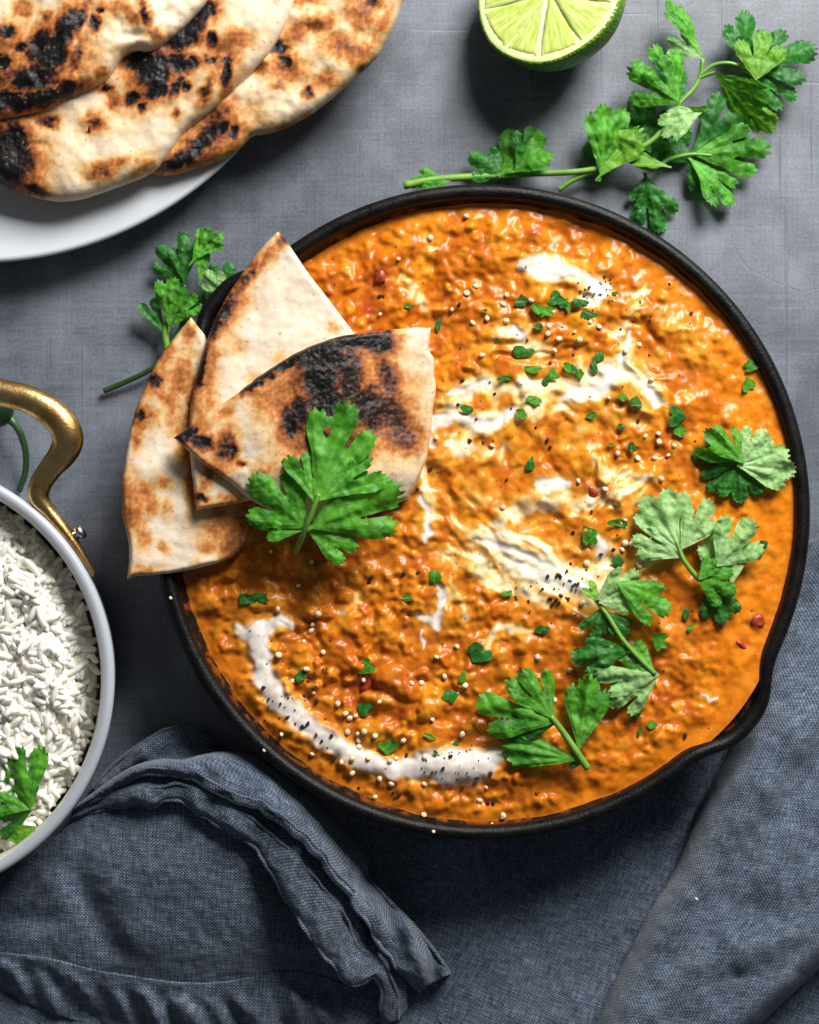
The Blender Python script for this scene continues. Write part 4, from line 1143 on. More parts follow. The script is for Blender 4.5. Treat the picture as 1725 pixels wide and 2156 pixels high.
# garnish on the curry, right side
def on(x, y, dz=4): return cz(x, y) * 1000 + dz
s = sprig(1560, 985, 0.045, 'dark coriander leaf cluster touching the right rim of the skillet')
leaflet(s, 1556, 972, 1456, 956, on(1556, 972, 4), 48, 3, 'leaf_dark', 2, 0, neck=.03)
leaflet(s, 1556, 972, 1566, 1070, on(1556, 972, 4), 52, 3, 'leaf_dark', 2, 0, neck=.03)
leaflet(s, 1556, 972, 1486, 1036, on(1556, 972, 3), 44, 3, 'leaf_dark', 1, 0, neck=.03)
leaflet(s, 1568, 976, 1512, 898, on(1556, 972, 7), 40, 3, 'leaf', 10, 18, neck=.03, curl=-.2)
leaflet(s, 1562, 972, 1462, 928, on(1556, 972, 7), 30, 2, 'leaf', 8, -20, neck=.03)
leaflet(s, 1552, 980, 1680, 966, on(1556, 972, 6), 46, 4, 'leaf_pale', 5, 0, neck=.03)
leaflet(s, 1556, 975, 1618, 900, on(1556, 972, 6), 44, 3, 'leaf_pale', 5, 0, neck=.05)

s = sprig(1470, 1190, 0.045, 'pale coriander sprig with its underside up in the right of the curry')
zc = on(1460, 1200, 5)
stem(s, [(1475, 1222, zc), (1455, 1200, zc + 1), (1438, 1175, zc + 2), (1425, 1140, zc + 2)], 6, 4.5, 'stem')
leaflet(s, 1436, 1172, 1374, 1018, zc + 2, 42, 4, 'leaf_pale', 4, 0, neck=.10, depth=.44)
leaflet(s, 1438, 1176, 1328, 1128, zc + 2, 36, 3, 'leaf_pale', 3, 0, neck=.12, depth=.44)
leaflet(s, 1432, 1160, 1498, 1058, zc + 3, 36, 3, 'leaf_pale', 3, 0, neck=.08, depth=.44)
leaflet(s, 1510, 1192, 1592, 1098, zc + 3, 50, 3, 'leaf_pale', 6, 10, neck=.02, depth=.4)
leaflet(s, 1530, 1235, 1496, 1112, zc + 1, 32, 3, 'leaf_pale', 3, 0, neck=.05)
leaflet(s, 1540, 1232, 1560, 1120, zc + 1, 30, 2, 'leaf_pale', 3, 0, neck=.05)
leaflet(s, 1470, 1216, 1556, 1252, zc + 3, 52, 3, 'leaf', 4, 6, neck=.04)
leaflet(s, 1496, 1222, 1528, 1322, zc, 44, 3, 'leaf_dark', 0, 0, neck=.04)
leaflet(s, 1472, 1220, 1512, 1176, zc + 4, 40, 3, 'leaf', 6, 0, neck=.04)

s = sprig(1300, 1350, 0.045, 'coriander sprig with a curled half pale leaf in the lower right of the curry')
zc = on(1290, 1300, 5)
stem(s, [(1240, 1240, zc), (1262, 1272, zc + 2), (1282, 1300, zc + 3), (1310, 1345, zc + 3), (1345, 1385, zc + 2), (1380, 1420, zc + 1)], 5, 5, 'stem')
leaflet(s, 1256, 1262, 1346, 1214, zc + 4, 40, 3, 'leaf_pale', 8, 16, neck=.03)
leaflet(s, 1262, 1268, 1350, 1262, zc + 4, 34, 3, 'leaf_pale', 6, -4, neck=.03)
leaflet(s, 1300, 1226, 1418, 1288, zc + 6, 36, 3, 'leaf', 2, -12, neck=.02, curl=-.16)
leaflet(s, 1262, 1268, 1232, 1222, zc + 2, 36, 2, 'leaf_lime', 4, 20, neck=.05)
leaflet(s, 1268, 1278, 1250, 1352, zc + 2, 50, 3, 'leaf_dark', 2, 0, neck=.05)
leaflet(s, 1276, 1288, 1324, 1340, zc + 3, 40, 3, 'leaf_dark', 2, 0, neck=.05)
leaflet(s, 1330, 1366, 1206, 1388, zc + 2, 34, 3, 'leaf_dark', 3, 0, neck=.05)
leaflet(s, 1388, 1420, 1250, 1416, zc + 1, 42, 3, 'leaf_pale', 6, 0, neck=.02)
leaflet(s, 1384, 1426, 1284, 1486, zc, 40, 3, 'leaf_pale', 3, 0, neck=.02)
leaflet(s, 1380, 1418, 1310, 1352, zc + 1, 34, 3, 'leaf', 4, 10, neck=.02)

s = sprig(1180, 1560, 0.042, 'bright coriander sprig with a thick stem near the bottom of the curry')
zc = on(1180, 1540, 4)
stem(s, [(1238, 1618, zc + 1), (1212, 1580, zc + 3), (1185, 1540, zc + 4), (1160, 1508, zc + 4)], 8, 6, 'stem')
leaflet(s, 1172, 1522, 1002, 1472, zc + 4, 40, 3, 'leaf', 5, 0, neck=.05, depth=.44)
leaflet(s, 1168, 1516, 1100, 1402, zc + 4, 40, 3, 'leaf', 6, 12, neck=.06, depth=.44)
leaflet(s, 1170, 1524, 1052, 1540, zc + 3, 36, 3, 'leaf_dark', 3, -8, neck=.05)
leaflet(s, 1218, 1586, 1240, 1424, zc + 3, 32, 3, 'leaf', 6, -10, neck=.12, depth=.4)
leaflet(s, 1222, 1600, 1050, 1572, zc + 2, 20, 3, 'leaf', 4, 0, neck=.05)
leaflet(s, 1226, 1606, 1190, 1604, zc + 1, 50, 2, 'leaf_dark', 0, 0, neck=.05)

# sprig on the rice
s = sprig(60, 1700, 0.04, 'bright coriander sprig resting on the rice at the left edge')
leaflet(s, 68, 1700, 16, 1560, 48, 46, 3, 'leaf', 4, -14, neck=.04)
leaflet(s, 64, 1704, -40, 1650, 47, 46, 3, 'leaf', 4, 20, neck=.04)
leaflet(s, 66, 1708, -40, 1732, 46, 50, 3, 'leaf_dark', 2, -10, neck=.04)
leaflet(s, 74, 1740, 18, 1792, 45, 56, 2, 'leaf_lime', 2, 0, neck=.04)
leaflet(s, 20, 1640, -14, 1600, 45, 60, 3, 'leaf', 2, 0)
leaflet(s, -10, 1540, 10, 1518, 45, 60, 2, 'leaf', 2, 0)
stem(s, [(72, 1702, 45), (58, 1702, 46), (20, 1690, 46), (-40, 1690, 45)], 5, 5, 'stem')

# ------------------------------------------------------------------ chopped coriander, seeds and pepper on the curry
def from_crop(l, k, ox, oy): return [(ox + k * t[0], oy + k * t[1]) + tuple(t[2:]) for t in l]
FLK = [(1098, 634, 14, 14), (1131, 650, 14, 12), (1154, 658, 22, 13), (1164, 626, 20, 16), (1183, 636, 12, 16), (1196, 640, 8, 18), (1226, 640, 20, 13), (1244, 660, 20, 12), (1295, 617, 7, 5), (924, 682, 6, 18), (862, 644, 13, 5), (1021, 654, 7, 4), (1134, 687, 12, 7),
       (1105, 735, 24, 18), (1121, 774, 20, 12), (1065, 795, 18, 6), (1170, 786, 20, 12), (1200, 776, 18, 12), (1149, 803, 8, 10), (1222, 788, 9, 13), (1262, 751, 13, 10), (1252, 772, 7, 20), (1126, 843, 20, 10), (985, 862, 18, 11), (1098, 870, 13, 12), (1246, 875, 13, 8), (1313, 838, 10, 10), (1338, 852, 14, 18),
       (1416, 876, 28, 22), (1432, 908, 16, 12), (1308, 898, 8, 9), (1331, 941, 9, 12), (1287, 937, 7, 5), (1118, 977, 9, 18), (1576, 769, 24, 14), (1579, 816, 14, 22), (1246, 1133, 18, 26), (1300, 1104, 22, 12), (1296, 1181, 18, 16), (916, 1214, 14, 16), (1067, 1249, 18, 6), (1607, 1156, 20, 18),
       (540, 1256, 36, 16), (858, 1258, 12, 8), (778, 1400, 22, 18), (634, 1423, 10, 14), (774, 1494, 22, 16), (819, 1567, 22, 22), (904, 1551, 18, 6), (943, 1468, 24, 15), (975, 1425, 8, 15), (1016, 1370, 30, 24), (961, 1565, 10, 5), (918, 1586, 5, 8),
       (1395, 1353, 21, 20), (1445, 1294, 8, 18), (1454, 1321, 8, 9), (1346, 1497, 6, 16), (1372, 1526, 13, 9), (1348, 1538, 5, 12), (1141, 1326, 20, 10)]
rf = random.Random(21)
LANDMARKS = [('the red tomato chunk', 772, 1436), ('the thick end of the yoghurt crescent', 985, 1608), ('the coriander sprig near the bottom', 1150, 1520), ('the thin yoghurt squiggle', 912, 1305),
             ('the left tip of the yoghurt crescent', 545, 1345), ('the big leaf on the bread', 690, 1130), ('the upper yoghurt dollop', 1200, 590), ('the long upper yoghurt streak', 1170, 810),
             ('the yoghurt streak by the charred wedge', 970, 880), ('the dark leaf cluster', 1560, 980), ('the pale upturned sprig', 1430, 1110), ('the white cream swirl', 1160, 1210),
             ('the half pale curled sprig', 1300, 1330), ('the small central yoghurt blob', 1170, 1020), ('the middle of the yoghurt crescent', 680, 1550), ('the bottom of the skillet rim', 960, 1730),
             ('the top of the skillet rim', 1040, 450), ('the charred wedge right corner', 915, 720), ('the brown red tomato piece', 800, 585), ('the thin central yoghurt drip', 900, 1090),
             ('the dark red tomato piece', 1595, 1308), ('the pouring lip', 1560, 1480), ('the rightmost yoghurt patch', 1375, 840)]
def spot_phrase(x, y):
    n, lx, ly = min(LANDMARKS, key=lambda l: math.hypot(x - l[1], y - l[2]))
    dx, dy = x - lx, y - ly
    d = math.hypot(dx, dy)
    if abs(dx) > 2.2 * abs(dy): w = 'left of' if dx < 0 else 'right of'
    elif abs(dy) > 2.2 * abs(dx): w = 'above' if dy < 0 else 'below'
    else: w = ('upper ' if dy < 0 else 'lower ') + ('left of' if dx < 0 else 'right of')
    return ('close by, ' if d < 55 else '') + w + ' ' + n
dark_set = {(540, 1256), (1016, 1370), (1300, 1104), (1445, 1294), (1141, 1326), (1416, 876), (1296, 1181), (1252, 772)}
for i, (x, y, a, b) in enumerate(FLK):
    n = rf.randint(7, 10)
    pts = []
    rot0 = rf.uniform(0, 6.28); skew = rf.uniform(-.5, .5)
    for k in range(n):
        t = k * 6.2832 / n + rf.uniform(-.2, .2); rr0 = rf.uniform(.68, 1.18)
        px_, py_ = a * rr0 * math.cos(t), b * rr0 * math.sin(t)
        c_, s_ = math.cos(skew), math.sin(skew)
        pts.append((c_ * px_ - s_ * py_, s_ * px_ + c_ * py_))
    if a * b > 230:      # a torn piece of leaf with its toothed edge
        Lf = 1.15 * (a + b)
        fo, _, _ = leaf_outline(Lf, R(rf.uniform(40, 62)), rf.choice([2, 3]), 900 + i, 0.03)
        fo = fo - fo.mean(0); c_, s_ = math.cos(rot0), math.sin(rot0)
        fo = np.stack([c_ * fo[:, 0] - s_ * fo[:, 1], s_ * fo[:, 0] + c_ * fo[:, 1]], -1)
        fo[:, 0] *= a / max(np.abs(fo[:, 0]).max(), 1e-6) * 1.05; fo[:, 1] *= b / max(np.abs(fo[:, 1]).max(), 1e-6) * 1.05
        pts = [tuple(p) for p in fo]
    v, d, q = grid_fill(np.array(pts), max(1.8, min(a, b) / 7))
    u, w = v[:, 0], v[:, 1]
    cd = rf.uniform(0, 6.28); cu = rf.uniform(-0.9, 0.9)
    s_ = (u * math.cos(cd) + w * math.sin(cd)) / max(a, b)
    zl = cu * 0.30 * max(a, b) * s_**2 + 0.12 * max(a, b) * fbm(u / 16, w / 16, 2, i) + rf.uniform(-.15, .15) * u
    z0 = float(np.mean(bil(CZ, x + u, y + w))) + 0.0010 + max(0.0, -zl.min() * KP * 0.4)
    vein = np.exp(-((u * math.sin(cd) - w * math.cos(cd)) / 1.6)**2) * 0.8
    V = np.concatenate([P(x + u, y + w, z0 + zl * KP)])
    o = link('coriander_flake', make_mesh('coriander_flake', V, q, True, dict(vein=vein)), M['leaf_dark' if (x, y) in dark_set or rf.random() < 0.45 else 'leaf'])
    size_w = 'large' if a * b > 330 else ('tiny' if a * b < 90 else 'small')
    form_w = 'narrow' if max(a, b) > 1.9 * min(a, b) else 'broad'
    tag(o, '%s %s coriander flake %s' % (size_w, form_w, spot_phrase(x, y)), 'coriander', 'chopped coriander flakes ' + spot_phrase(x, y))

SEED = from_crop([(125, 105), (275, 15), (312, 305), (275, 332), (440, 340), (425, 378), (540, 362), (215, 400), (360, 437), (300, 455), (437, 447), (612, 468), (820, 470), (720, 492), (655, 520), (740, 525), (637, 570), (338, 588), (610, 500), (932, 570), (785, 452), (1010, 922), (1065, 910), (1068, 945), (1130, 960), (1105, 1000), (1050, 1012), (980, 1012), (897, 992), (735, 1105), (845, 1138), (1075, 1097), (425, 1215), (150, 928), (35, 1148), (928, 1268), (928, 1362), (915, 1388), (953, 1366), (985, 1445), (770, 1445), (785, 755), (860, 765), (985, 545), (1035, 690), (380, 960), (0, 1000)], .5117, 842, 447)
SEED += from_crop([(555, 65), (743, 112), (683, 222), (587, 330), (772, 352), (748, 400), (740, 428), (708, 478), (592, 540), (797, 527), (720, 605), (983, 655), (1055, 757), (863, 765), (900, 810), (945, 820), (918, 832), (752, 715), (655, 660), (908, 895), (955, 903), (985, 893), (960, 935), (960, 965), (1035, 912), (1005, 1015), (930, 1018), (1133, 1015), (1105, 1030), (745, 998), (930, 1085), (880, 1035), (1055, 1110), (1110, 1135), (1262, 1135), (1265, 1010), (1205, 670), (1250, 668), (1355, 640), (1415, 718), (1450, 680), (1410, 500), (1318, 550), (1300, 838), (1438, 905), (1035, 1195), (1110, 1265), (1240, 1305), (1260, 1275), (1575, 1325), (1625, 1285), (1165, 935), (1545, 1150), (615, 990), (605, 905)], .4577, 316, 1132)
SEED += from_crop([(560, 680), (410, 618), (490, 818), (60, 978), (35, 570), (820, 90), (620, 365), (645, 185), (250, 1360), (140, 1290), (890, 190)], .4506, 947, 1105)
SEED += from_crop([(1520, 120), (1375, 215), (1290, 470), (1385, 1125), (1330, 1165), (1420, 1285)], .4577, 210, 447)
import bmesh
def seed_mesh(seed):
    bm = bmesh.new(); bmesh.ops.create_uvsphere(bm, u_segments=9, v_segments=6, radius=1)
    r = random.Random(seed); r_sq = (0.94, 0.72, 0.86, 0.98)[seed % 4]
    for v in bm.verts:
        k = 1 + (0.10 if abs(v.co.z) < 0.1 else 0) + r.uniform(-.05, .05)
        v.co = Vector((v.co.x * k, v.co.y * k * r_sq, v.co.z * 0.72))
    me = bpy.data.meshes.new('seed'); bm.to_mesh(me); bm.free()
    me.polygons.foreach_set('use_smooth', np.ones(len(me.polygons), bool)); me.materials.append(M['seed'])
    return me
SM = [seed_mesh(k) for k in range(4)]
def drop(name, me, x, y, r, sink, tiltmax, label, cat, group, rnd):
    o = bpy.data.objects.new(name, me); COL.objects.link(o)
    o.location = P(x, y, cz(x, y) + r * KP * sink)
    k = r * KP
    o.scale = (k, k, k)
    o.rotation_euler = (rnd.uniform(-tiltmax, tiltmax), rnd.uniform(-tiltmax, tiltmax), rnd.uniform(0, 6.28))
    return tag(o, label, cat, group)
for i, t in enumerate(SEED):
    ph = spot_phrase(t[0], t[1])
    if float(bil(pc_col, np.array([t[0]]), np.array([t[1]]))[0]) > 0.5: ph = 'on yoghurt, ' + ph
    drop('pale_seed', SM[i % 4], t[0], t[1], rf.choice([6.4, 7.0, 7.4, 5.8, 4.8]), 0.35, 0.9, 'round cream seed ' + ph, 'seed', 'cream seeds ' + ph, rf)

for i, (x, y, lab) in enumerate([(911, 1766, 'cream seed stuck on the bottom edge of the skillet rim'), (560, 1576, 'cream seed stuck on the lower left skillet rim'), (350, 1262, 'cream seed on the rim just below the left flatbread wedge')]):
    o = drop('pale_seed', SM[i], x, y, 3.8, 0.5, 0.6, lab, 'seed', 'cream seeds on the rim', rf)
    ra = 680.0 / math.hypot(x - PCX, y - PCY)
    o.location = P(PCX + (x - PCX) * ra, PCY + (y - PCY) * ra, 0.0486)
def pepper_mesh(seed, mat):
    bm = bmesh.new(); bmesh.ops.create_icosphere(bm, subdivisions=1, radius=1)
    r = random.Random(seed)
    for v in bm.verts: v.co = v.co * r.uniform(0.6, 1.25)
    for v in bm.verts: v.co.z *= 0.7
    me = bpy.data.meshes.new('pepper'); bm.to_mesh(me); bm.free(); me.materials.append(M[mat])
    return me
PM = [pepper_mesh(k, 'pepper') for k in range(3)] + [pepper_mesh(9, 'husk')]
PEP = from_crop([(520, 690), (545, 745), (600, 765), (635, 825), (668, 855), (725, 855), (765, 905), (715, 720), (770, 750), (700, 870), (790, 935), (835, 910), (700, 640), (730, 660), (740, 640), (640, 600), (750, 690), (1180, 1000), (1565, 1085), (1520, 1210), (1580, 1220), (1385, 1005), (1020, 180), (1010, 200), (1235, 155), (1170, 165), (960, 1150), (1130, 1190), (1150, 1180), (1120, 1170), (850, 1010), (880, 1040), (1505, 1110), (1350, 1060), (1300, 1080), (1440, 1145)], .4577, 316, 1132)
PEP += from_crop([(345, 945), (290, 940), (608, 935), (560, 885), (380, 965), (980, 858), (910, 480), (845, 260), (780, 310), (745, 325), (760, 340), (990, 370), (245, 378), (715, 585), (620, 965), (440, 1100), (75, 1140), (130, 1055), (715, 1318), (830, 1408), (790, 1230), (460, 805), (390, 745), (260, 690), (525, 525), (1200, 415), (1110, 295), (720, 1530), (650, 1490), (660, 1500), (690, 1475), (880, 1385), (620, 620), (240, 790), (315, 850)], .5117, 842, 447)
PEP += from_crop([(370, 355), (500, 350), (515, 235), (595, 280), (565, 180), (545, 340), (480, 370), (500, 240), (705, 140), (435, 300), (520, 330), (490, 300), (460, 240), (600, 275), (640, 210), (575, 35), (375, 405), (555, 350), (1100, 985), (885, 190), (345, 1360), (180, 1300), (205, 1305), (410, 1255), (510, 365), (470, 345)], .4506, 947, 1105)
PEP += from_crop([(1305, 385), (1650, 425), (1520, 1175), (1290, 385), (1460, 1270)], .4577, 210, 447)
for _ in range(24):
    t = rf.random() * 6.28; r0 = math.sqrt(rf.random())
    PEP.append((960 + 85 * r0 * math.cos(t), 1608 + 34 * r0 * math.sin(t), 2.4))
for _ in range(30):
    PEP.append((rf.gauss(610, 75), rf.gauss(1480, 70), 2.4))
for _ in range(40):
    PEP.append((rf.uniform(500, 1500), rf.uniform(600, 1600), 2.6))
for _ in range(16):
    PEP.append((rf.gauss(1190, 50), rf.gauss(1235, 26), 2.8))
for _ in range(20):
    PEP.append((rf.gauss(1255, 25), rf.gauss(612, 16), 2.6))
PEP = [p for p in PEP if math.hypot(p[0] - FX, p[1] - FY) < FR - 30][:295]
for i, t in enumerate(PEP):
    ph = spot_phrase(t[0], t[1])
    r = t[2] if len(t) > 2 else rf.choice([3.6, 4.2, 5.0, 6.2])
    drop('pepper_flake', PM[3] if rf.random() < 0.3 else PM[i % 3], t[0], t[1], r, 0.35, 1.5, 'pepper speck ' + ph, 'pepper', 'cracked pepper ' + ph, rf)

# ------------------------------------------------------------------ linen napkin
nap = empty('linen_napkin', tuple(P(900, 1900, 0)))
tag(nap, 'crumpled blue grey linen napkin folded under and around the skillet', 'napkin')
def cloth(name, rows, nu, nv, wr=0.0006, seed=0, ruffle=None, thick=0.0009, planar=None):
    """rows: list of polylines (x, y, z mm); lofted into one sheet"""
    R_ = np.stack([catmull(np.array(r, float), nu) for r in rows])          # rows, nu, 3
    if len(rows) > 2:
        G_ = np.stack([catmull(R_[:, i], nv) for i in range(nu)], 1)          # nv, nu, 3
    else:
        t = np.linspace(0, 1, nv)[:, None, None]
        G_ = R_[0][None] * (1 - t) + R_[1][None] * t
    x, y, z = G_[..., 0], G_[..., 1], G_[..., 2] / 1000.0
    W = P(x, y, z)
    du = np.linalg.norm(np.diff(W, axis=1), axis=2); U = np.concatenate([np.zeros((nv, 1)), np.cumsum(du, 1)], 1)
    dv = np.linalg.norm(np.diff(W, axis=0), axis=2); Vv = np.concatenate([np.zeros((1, nu)), np.cumsum(dv, 0)], 0)
    tv_ = np.linspace(0, 1, nv)[:, None]
    z = z + wr * 2.2 * fbm(x / 70, y / 70, 4, seed + 500) + wr * 0.8 * fbm(x / 22, y / 22, 3, seed + 510)
    if ruffle is not None: z = z + ruffle(U, tv_, x, y)
    z = np.maximum(z, 0.0008)
    W = P(x, y, z).reshape(-1, 3)
    idx = np.arange(nv * nu).reshape(nv, nu)
    q = np.stack([idx[:-1, :-1], idx[:-1, 1:], idx[1:, 1:], idx[1:, :-1]], -1).reshape(-1, 4)
    # wind the faces so that they look up
    a, b, c = W[q[:, 0]], W[q[:, 1]], W[q[:, 2]]
    if np.mean(np.cross(b - a, c - a)[:, 2]) < 0: q = q[:, ::-1]
    if planar is not None:
        c_, s_ = math.cos(planar), math.sin(planar)
        uv = np.stack([c_ * W[:, 0] - s_ * W[:, 1], s_ * W[:, 0] + c_ * W[:, 1]], -1)
    else:
        uv = np.stack([U.ravel(), Vv.ravel()], -1)
    me = make_mesh(name, W, q, True, uv=uv)
    o = link(name, me, M['linen'], nap)
    md = o.modifiers.new('thickness', 'SOLIDIFY'); md.thickness = thick; md.offset = -1.0
    return o
def cloth_patch(name, outline, zf, h, seed, rot=0.0, thick=0.0009):
    poly = catmull(np.array(outline, float), 120, True)
    v, d, q = grid_fill(poly, h)
    W = P(v[:, 0], v[:, 1], np.maximum(zf(v[:, 0], v[:, 1]), 0.0008))
    c, s_ = math.cos(rot), math.sin(rot)
    uv = np.stack([c * W[:, 0] - s_ * W[:, 1], s_ * W[:, 0] + c * W[:, 1]], -1)
    o = link(name, make_mesh(name, W, q, True, uv=uv), M['linen'], nap)
    md = o.modifiers.new('thickness', 'SOLIDIFY'); md.thickness = thick; md.offset = -1.0
    return o
def hem_roll(pts, r, seed, owner=None):
    p = catmull(np.array(pts, float), 160)
    z = p[:, 2] / 1000 + 0.0006 * np.sin(np.arange(160) * 0.6) * 0
    V, F = tube_arrays(P(p[:, 0], p[:, 1], z), (r * (1 + 0.28 * fbm(np.arange(160) / 7.0, np.zeros(160) + seed, 2, seed))) * KP, 10)
    W = P(p[:, 0], p[:, 1], z)
    s_ = np.concatenate([[0], np.cumsum(np.linalg.norm(np.diff(W, axis=0), axis=1))])
    uv = np.zeros((len(V), 2)); uv[:1600, 0] = np.repeat(s_, 10); uv[:1600, 1] = np.tile(np.arange(10) * 0.0006, 160)
    return link('hem', make_mesh('hem', V, F, True, uv=uv), M['linen'], owner or nap)

# flat lower layers
def z_low(x, y):
    return 0.0016 + 0.0016 * (fbm(x / 90, y / 90, 4, 600) + 0.4) + 0.0030 * np.exp(-((x - 1180 + 0.45 * (y - 1900)) / 60)**2) * sstep(1750, 1950, y)
cloth_patch('cloth_layer', [(-120, 1960), (150, 1800), (400, 1640), (560, 1720), (760, 1880), (860, 1980), (950, 2100), (1040, 2260), (900, 2330), (300, 2330), (-160, 2300)], lambda x, y: 0.0030 + 0.0010 * (fbm(x / 60, y / 60, 3, 610) + 0.4), 9.0, 1, 0.5)
cloth_patch('cloth_layer', [(742, 1640), (980, 1690), (1200, 1670), (1400, 1580), (1560, 1400), (1640, 1250), (1720, 1180), (1900, 1150), (2000, 1400), (2000, 2300), (1500, 2360), (1080, 2330), (960, 2200), (868, 2060), (800, 1930), (760, 1820)], lambda x, y: z_low(x, y) + 0.0022 * sstep(820, 1000, x), 6.0, 2, 0.32)

# the broad fold on the right, rolled along its left edge
E = catmull(np.array([(1700, 1140), (1640, 1290), (1585, 1450), (1540, 1575), (1492, 1665), (1455, 1750), (1418, 1838), (1368, 1918), (1322, 2010), (1286, 2085), (1250, 2170), (1200, 2300)], float), 150)
D = catmull(np.array([(1850, 1080), (1960, 1250), (2000, 1450), (2000, 1600), (1990, 1750), (1940, 1850), (1850, 1930), (1765, 2005), (1690, 2075), (1625, 2135), (1560, 2205), (1470, 2320)], float), 150)
nv = 110
sN = (np.linspace(0, 1, nv)[:, None])**1.5
L_ = np.linalg.norm(D - E, axis=1)[None, :]
x = E[None, :, 0] * (1 - sN) + D[None, :, 0] * sN; y = E[None, :, 1] * (1 - sN) + D[None, :, 1] * sN
dl = sN * L_; dr = (1 - sN) * L_
hgt = 0.034 * np.sqrt(np.clip(1 - (1 - np.clip(dl / 100, 0, 1))**2, 0, 1))
hgt *= np.sqrt(np.clip(1 - (1 - np.clip(dr / 60, 0.02, 1))**2, 0, 1)) * (0.45 + 0.55 * sstep(1250, 1600, y))
z = 0.0045 + hgt + 0.0040 * fbm(x / 130, y / 130, 3, 700) * np.clip(dl / 60, 0, 1) + 0.0008 * fbm(x / 28, y / 28, 3, 710)
z += -0.0055 * np.exp(-((x - 1640 + 0.75 * (y - 1700)) / 46)**2) * sstep(1450, 1600, y) * np.clip(dl / 80, 0, 1) + 0.003 * np.exp(-((x - 1560 + 0.7 * (y - 1760)) / 50)**2) * np.clip(dl / 80, 0, 1)
z += 0.0016 * np.sin((0.5 * x + 0.86 * y) / 30 + 2 * fbm(x / 120, y / 120, 2, 720)) * np.exp(-((y - 2030) / 90)**2) * np.clip(dl / 90, 0, 1)
W = P(x, y, z)
du = np.linalg.norm(np.diff(W, axis=1), axis=2); U = np.concatenate([np.zeros((nv, 1)), np.cumsum(du, 1)], 1).mean(0)[None] + 0 * x
dv = np.linalg.norm(np.diff(W, axis=0), axis=2); Vv = np.concatenate([np.zeros((1, 150)), np.cumsum(dv, 0)], 0)
idx = np.arange(nv * 150).reshape(nv, 150)
q = np.stack([idx[:-1, :-1], idx[:-1, 1:], idx[1:, 1:], idx[1:, :-1]], -1).reshape(-1, 4)
Wf = W.reshape(-1, 3)
if np.mean(np.cross(Wf[q[:, 1]] - Wf[q[:, 0]], Wf[q[:, 2]] - Wf[q[:, 0]])[:, 2]) < 0: q = q[:, ::-1]
# thread direction runs with the fold, not with the fan of the patch
uvx = U.ravel(); uvy = Vv.ravel()
o = link('cloth_fold', make_mesh('cloth_fold', Wf, q, True, uv=np.stack([uvx, uvy], -1)), M['linen'], nap)
md = o.modifiers.new('thickness', 'SOLIDIFY'); md.thickness = 0.0012; md.offset = -1.0

# the gathered bundle on the left
U0 = [(-80, 1900, 8), (0, 1850, 10), (80, 1792, 14), (150, 1735, 18), (230, 1690, 24), (330, 1668, 31), (430, 1685, 35), (510, 1730, 34), (570, 1800, 27), (620, 1890, 18), (670, 1970, 11), (730, 2050, 6)]
S0 = [(-80, 2000, 10), (0, 2010, 12), (100, 2022, 13), (190, 2045, 14), (280, 2060, 15), (350, 2070, 15), (430, 2075, 14), (500, 2068, 12), (560, 2055, 9), (610, 2050, 6), (660, 2055, 4), (720, 2075, 3)]
u_ = catmull(np.array(U0, float), 24); s0_ = catmull(np.array(S0, float), 24)
mids = []
for t, bz in ((0.25, 5.5), (0.5, 7), (0.75, 4.5)):
    m = u_ * (1 - t) + s0_ * t; m[:, 2] += bz * np.sin(np.linspace(0.1, 1, 24) * math.pi)
    mids.append(m)
def hump_z(U, t, x, y):
    v = -0.0045 * np.exp(-((x - 150 - 0.55 * (y - 1830)) / 34)**2) * sstep(1780, 1900, y) * (1 - sstep(1990, 2040, y))
    v = v + 0.0030 * np.exp(-(((x - 300) / 70)**2 + ((y - 1985) / 40)**2))
    v = v - 0.0030 * np.exp(-(((x - 60) / 70)**2 + ((y - 1935) / 26)**2))
    v = v + 0.0012 * np.sin((x * 0.8 - y * 0.6) / 21) * np.exp(-(((x - 120) / 120)**2 + ((y - 1850) / 60)**2))
    return v
cloth('cloth_fold', [u_, *mids, s0_], 190, 120, 0.00055, 1, hump_z, planar=0.06)
B0_ = [(-80, 2072, 3), (0, 2088, 4), (100, 2130, 4), (190, 2158, 4), (300, 2190, 4), (430, 2205, 4), (560, 2200, 3), (640, 2190, 2), (720, 2180, 2)]
b_ = catmull(np.array(B0_, float), 24); s1 = s0_.copy(); s1[:, 2] += 1.8; s1[:, 1] -= 3
s2 = s0_.copy(); s2[:, 1] += 9; s2[:, 2] += 1.0
mid = s2 * 0.5 + b_ * 0.5; mid[:, 2] += 1.5
def flute(U, t, x, y): return 0.0030 * sstep(0.06, 0.4, t) * (1.7 * noise((x - 0.4 * (y - 2060)) / 44.0, y / 120.0, 77) + 0.4 * noise((x + 0.3 * y) / 24.0, y / 60.0, 78))
cloth('hem_band', [s1, s2, mid, b_], 260, 44, 0.0006, 2, flute, planar=0.06)

